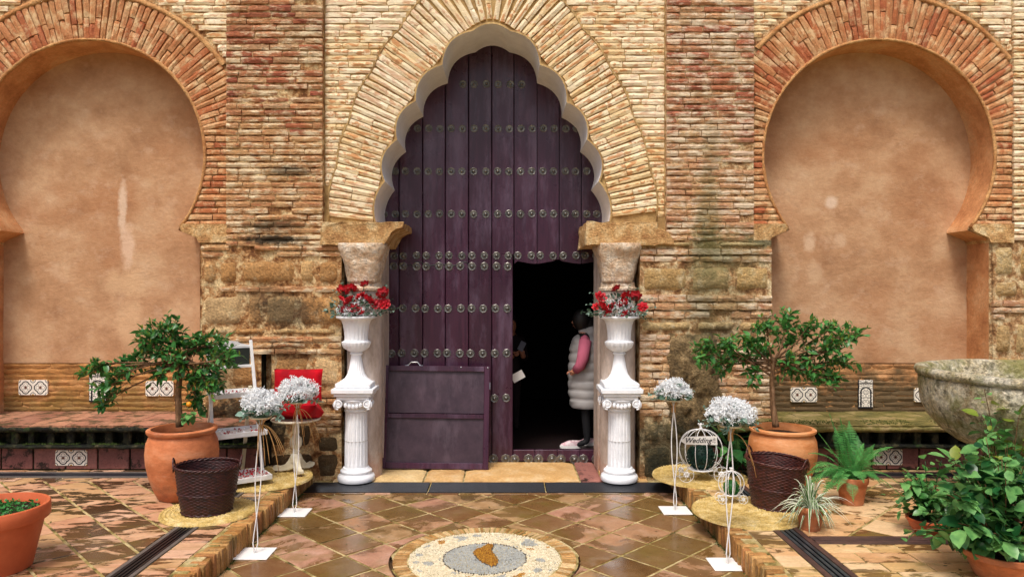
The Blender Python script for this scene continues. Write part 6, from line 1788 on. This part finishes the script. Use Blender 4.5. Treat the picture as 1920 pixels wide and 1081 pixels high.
# woman in a long quilted vest, three-quarter back view, facing left
Yw = 1.22; wx = X(1098, Yw); FZ = .056
wo = empty('person', (wx, Yw, FZ), label='person in a long grey quilted vest and pink sleeves inside the doorway', cat='person')
hs = H(628, Yw) - FZ      # shoulder height
V = [(0, 0, .76), (0, .0, .98), (0, .0, hs - .06), (-.02, .0, hs + .05), (-.035, 0, hs + .15), (-.045, 0, hs + .22),      # pelvis, waist, chest, neck, head
     (-.02, -.15, hs - .05), (-.055, -.205, hs - .25), (-.085, -.20, hs - .33), (-.155, -.16, hs - .40), (-.175, -.15, hs - .41),            # near arm
     (-.01, .15, hs - .05), (-.03, .19, hs - .26), (-.09, .16, hs - .38), (-.12, .15, hs - .40),                        # far arm
     (-.0, -.085, .70), (-.01, -.09, .40), (.01, -.09, .07), (-.13, -.10, .035), (.0, .085, .70), (.08, .09, .40), (.13, .09, .07), (.02, .09, .035)]
E = [(0, 1), (1, 2), (2, 3), (3, 4), (4, 5), (2, 6), (6, 7), (7, 8), (8, 9), (9, 10), (2, 11), (11, 12), (12, 13), (13, 14), (0, 15), (15, 16), (16, 17), (17, 18), (0, 19), (19, 20), (20, 21), (21, 22)]
Rr_ = [(.13, .15), (.12, .14), (.11, .15), .05, .085, .075, .065, .055, .045, .032, .028, .065, .055, .035, .028, .085, .058, .040, .035, .085, .058, .040, .035]
def wmat(c):
    if c.z > hs + .03: return 0
    if c.z > hs - .5 and (abs(c.y) > .145 or c.x < -.125) and c.z > .7: return 1 if c.x > -.15 else 0
    return 2
skin_body('body', V, E, Rr_, [SKIN, PINK, DARK], wo, matf=wmat)
m = MB(); hem = H(762, Yw) - FZ; n = 40; NV = 48; vs = []
for i in range(NV + 1):
    t = i / NV; z = hem + (hs + .01 - hem) * t
    rx_ = .178 + .024 * math.sin(PI * min(1, t * 1.2)) - (.075 * max(0, (t - .86) / .14) ** 1.5); ry_ = .20 - .02 * t - (.09 * max(0, (t - .88) / .12) ** 1.5)
    puff = .014 * abs(math.sin(PI * t * 8)) ** .5
    for j in range(n):
        a = 2 * PI * j / n; vs.append(((rx_ + puff) * math.cos(a) + .012 + .010 * nz(a * 1.3, z * 14, 1, 1.5) + .006 * nz(a * 6, z * 22, 4, 1.5), (ry_ + puff) * math.sin(a) * .93, z))
m.add(vs, [(i * n + j, i * n + (j + 1) % n, (i + 1) * n + (j + 1) % n, (i + 1) * n + j) for i in range(NV) for j in range(n)])
m.build('quilted_vest', VEST, wo, smooth='all')
m = MB(); m.ball((.06, 0, hs + .03), (.10, .115, .085), 18, 12); m.ball((.0, 0, hs + .045), (.085, .095, .045), 18, 10); m.build('hood', VEST, wo, smooth='all')
# pink sleeve over the near arm
m = MB(); m.tube([Vector(V[i]) + Vector((0, -.012, 0)) for i in (6, 7, 8)] + [Vector((-.135, -.175, hs - .385))], [.070, .068, .060, .045], 14); m.build('sleeve', PINK, wo, smooth='all')
m = MB(); m.ball((-.045, -.012, hs + .172), (.105, .092, .125), 18, 14); m.ball((.035, 0, hs + .12), (.07, .07, .10), 14, 10); m.build('hair', HAIR, wo, smooth='all')
m = MB(); m.ball((-.09, .035, hs + .150), (.050, .055, .085), 14, 12); m.ball((-.140, .045, hs + .145), (.014, .012, .018), 8, 6); m.ball((-.128, .045, hs + .105), (.012, .022, .008), 8, 6); m.build('face', SKIN, wo, smooth='all')
def handm(root, p, s=1, flip=1, mat=SKIN):
    m = MB(); m.ball(p, (.034 * s, .018 * s, .030 * s), 12, 8)
    for k in range(4):
        y = (k - 1.5) * .013 * s; L = (.9, 1.0, .95, .75)[k] * s
        m.tube([(p[0] - .02 * s, p[1] + y, p[2] + .01), (p[0] - .045 * L, p[1] + y, p[2] + .018), (p[0] - .066 * L, p[1] + y, p[2] + .006), (p[0] - .070 * L, p[1] + y, p[2] - .012)], [.0085 * s, .008 * s, .007 * s, .006 * s], 7)
    m.tube([(p[0], p[1] - .016 * flip * s, p[2] + .004), (p[0] - .02 * s, p[1] - .034 * flip * s, p[2] + .022), (p[0] - .040 * s, p[1] - .030 * flip * s, p[2] + .030)], [.010 * s, .009 * s, .007 * s], 7)
    return m.build('hand', mat, root, smooth='all')
handm(wo, (-.170, -.155, hs - .415), .8); handm(wo, (-.125, .15, hs - .41), .8, flip=-1)
for px, yy in ((1068, -.09), (1103, .06)):
    cx = X(px, Yw) - wx; m = MB(); n = 20; vs = []
    prof = [(0, 1.0), (.012, 1.02), (.03, 1.0), (.05, .88), (.068, .6), (.080, .42)]
    for z, k in prof:
        for j in range(n):
            a = 2 * PI * j / n; ex = math.cos(a); x_ = ex * .118 * (k if ex < 0 else 1 - .12 * (1 - k)) ; vs.append((cx + x_ + (.0 if k > .9 else .045 * (1 - k)), yy + math.sin(a) * .042 * (.8 + .2 * k), z))
    m.add(vs, [(i * n + j, i * n + (j + 1) % n, (i + 1) * n + (j + 1) % n, (i + 1) * n + j) for i in range(5) for j in range(n)] + [tuple(range(n))[::-1], tuple(range(5 * n, 6 * n))])
    m.m = [1 if i < n * 2 else 0 for i in range(len(m.f))]; m.cm = 1
    s_o = m.build('shoe', [SHOE, SOLE], wo, smooth=50)
    m = MB()
    for k in range(4): m.tube([(cx - .035 + .02 * k, yy - .03, .052 + .008 * k), (cx - .03 + .02 * k, yy, .064 + .008 * k), (cx - .035 + .02 * k, yy + .03, .052 + .008 * k)], .003, 4)
    m.build('lace', SOLE, s_o)
# second person, mostly behind the door leaf, holding a phone and a sheet of paper
Ym = 2.3; mx0 = X(955, Ym)
mo = empty('person', (mx0, Ym, FZ), label='person standing in the dark behind the door leaf looking down at a phone', cat='person')
hm = H(632, Ym) - FZ
V = [(0, 0, .74), (0, 0, .96), (0, 0, hm - .06), (.01, -.01, hm + .05), (.02, -.02, hm + .12), (.02, -.03, hm + .20),
     (.16, 0, hm - .05), (.20, -.06, hm - .27), (.16, -.24, hm - .20), (-.16, 0, hm - .05), (-.18, -.08, hm - .28), (.06, -.25, hm - .22),
     (.08, 0, .68), (.085, 0, .38), (.09, .02, .06), (.10, -.12, .035), (-.08, 0, .68), (-.085, 0, .38), (-.09, .02, .06), (-.09, -.12, .035)]
E = [(0, 1), (1, 2), (2, 3), (3, 4), (4, 5), (2, 6), (6, 7), (7, 8), (2, 9), (9, 10), (10, 11), (0, 12), (12, 13), (13, 14), (14, 15), (0, 16), (16, 17), (17, 18), (18, 19)]
Rr_ = [(.15, .11), (.13, .10), (.15, .11), .05, .075, .08, .065, .05, .032, .065, .05, .032, .085, .06, .042, .035, .085, .06, .042, .035]
JER = plain('dark maroon jersey', '1c0a0c', .8)
skin_body('body', V, E, Rr_, [SKIN, JER], mo, matf=lambda c: 0 if c.z > hm + .03 or (c.y < -.19 and c.z > .7) else 1)
m = MB(); m.ball((.02, .0, hm + .20), (.085, .085, .095), 16, 12); m.build('hair', HAIR, mo, smooth='all')
m = MB(); m.ball((.02, -.055, hm + .155), (.066, .05, .09), 16, 12); m.ball((.02, -.108, hm + .15), (.013, .016, .022), 8, 6); m.ball((.02, -.100, hm + .11), (.024, .008, .008), 8, 6); m.build('face', SKIN, mo, smooth='all')
m = MB()
for s in (-1, 1): m.ball((.02 + s * .026, -.100, hm + .172), (.010, .006, .006), 8, 6)
m.build('eye', HAIR, mo, smooth='all')
h1 = handm(mo, (.16, -.27, hm - .17)); h2 = handm(mo, (.09, -.28, hm - .19))
ph = empty('phone', (mx0 + .135, Ym - .33, FZ + hm - .125), label='phone held by the person behind the door leaf', cat='phone')
MB().bbox(-.036, .036, -.004, .004, -.02, .11, .003, Matrix.Rotation(.5, 4, 'Y') @ Matrix.Rotation(-.5, 4, 'X')).build('body', plain('phone case', '8a8c98', .3), ph)
pp = MB().bbox(-.07, .07, -.001, .001, -.045, .045, .0004, Matrix.Rotation(-.5, 4, 'Y')).build('paper_sheet', plain('white paper', 'd8d6d2', .7), None, loc=(X(971, .85), .85, H(705, .85)))
tag(pp, 'folded white paper sheet hung by the edge of the door leaf in the dark', 'paper')
MB
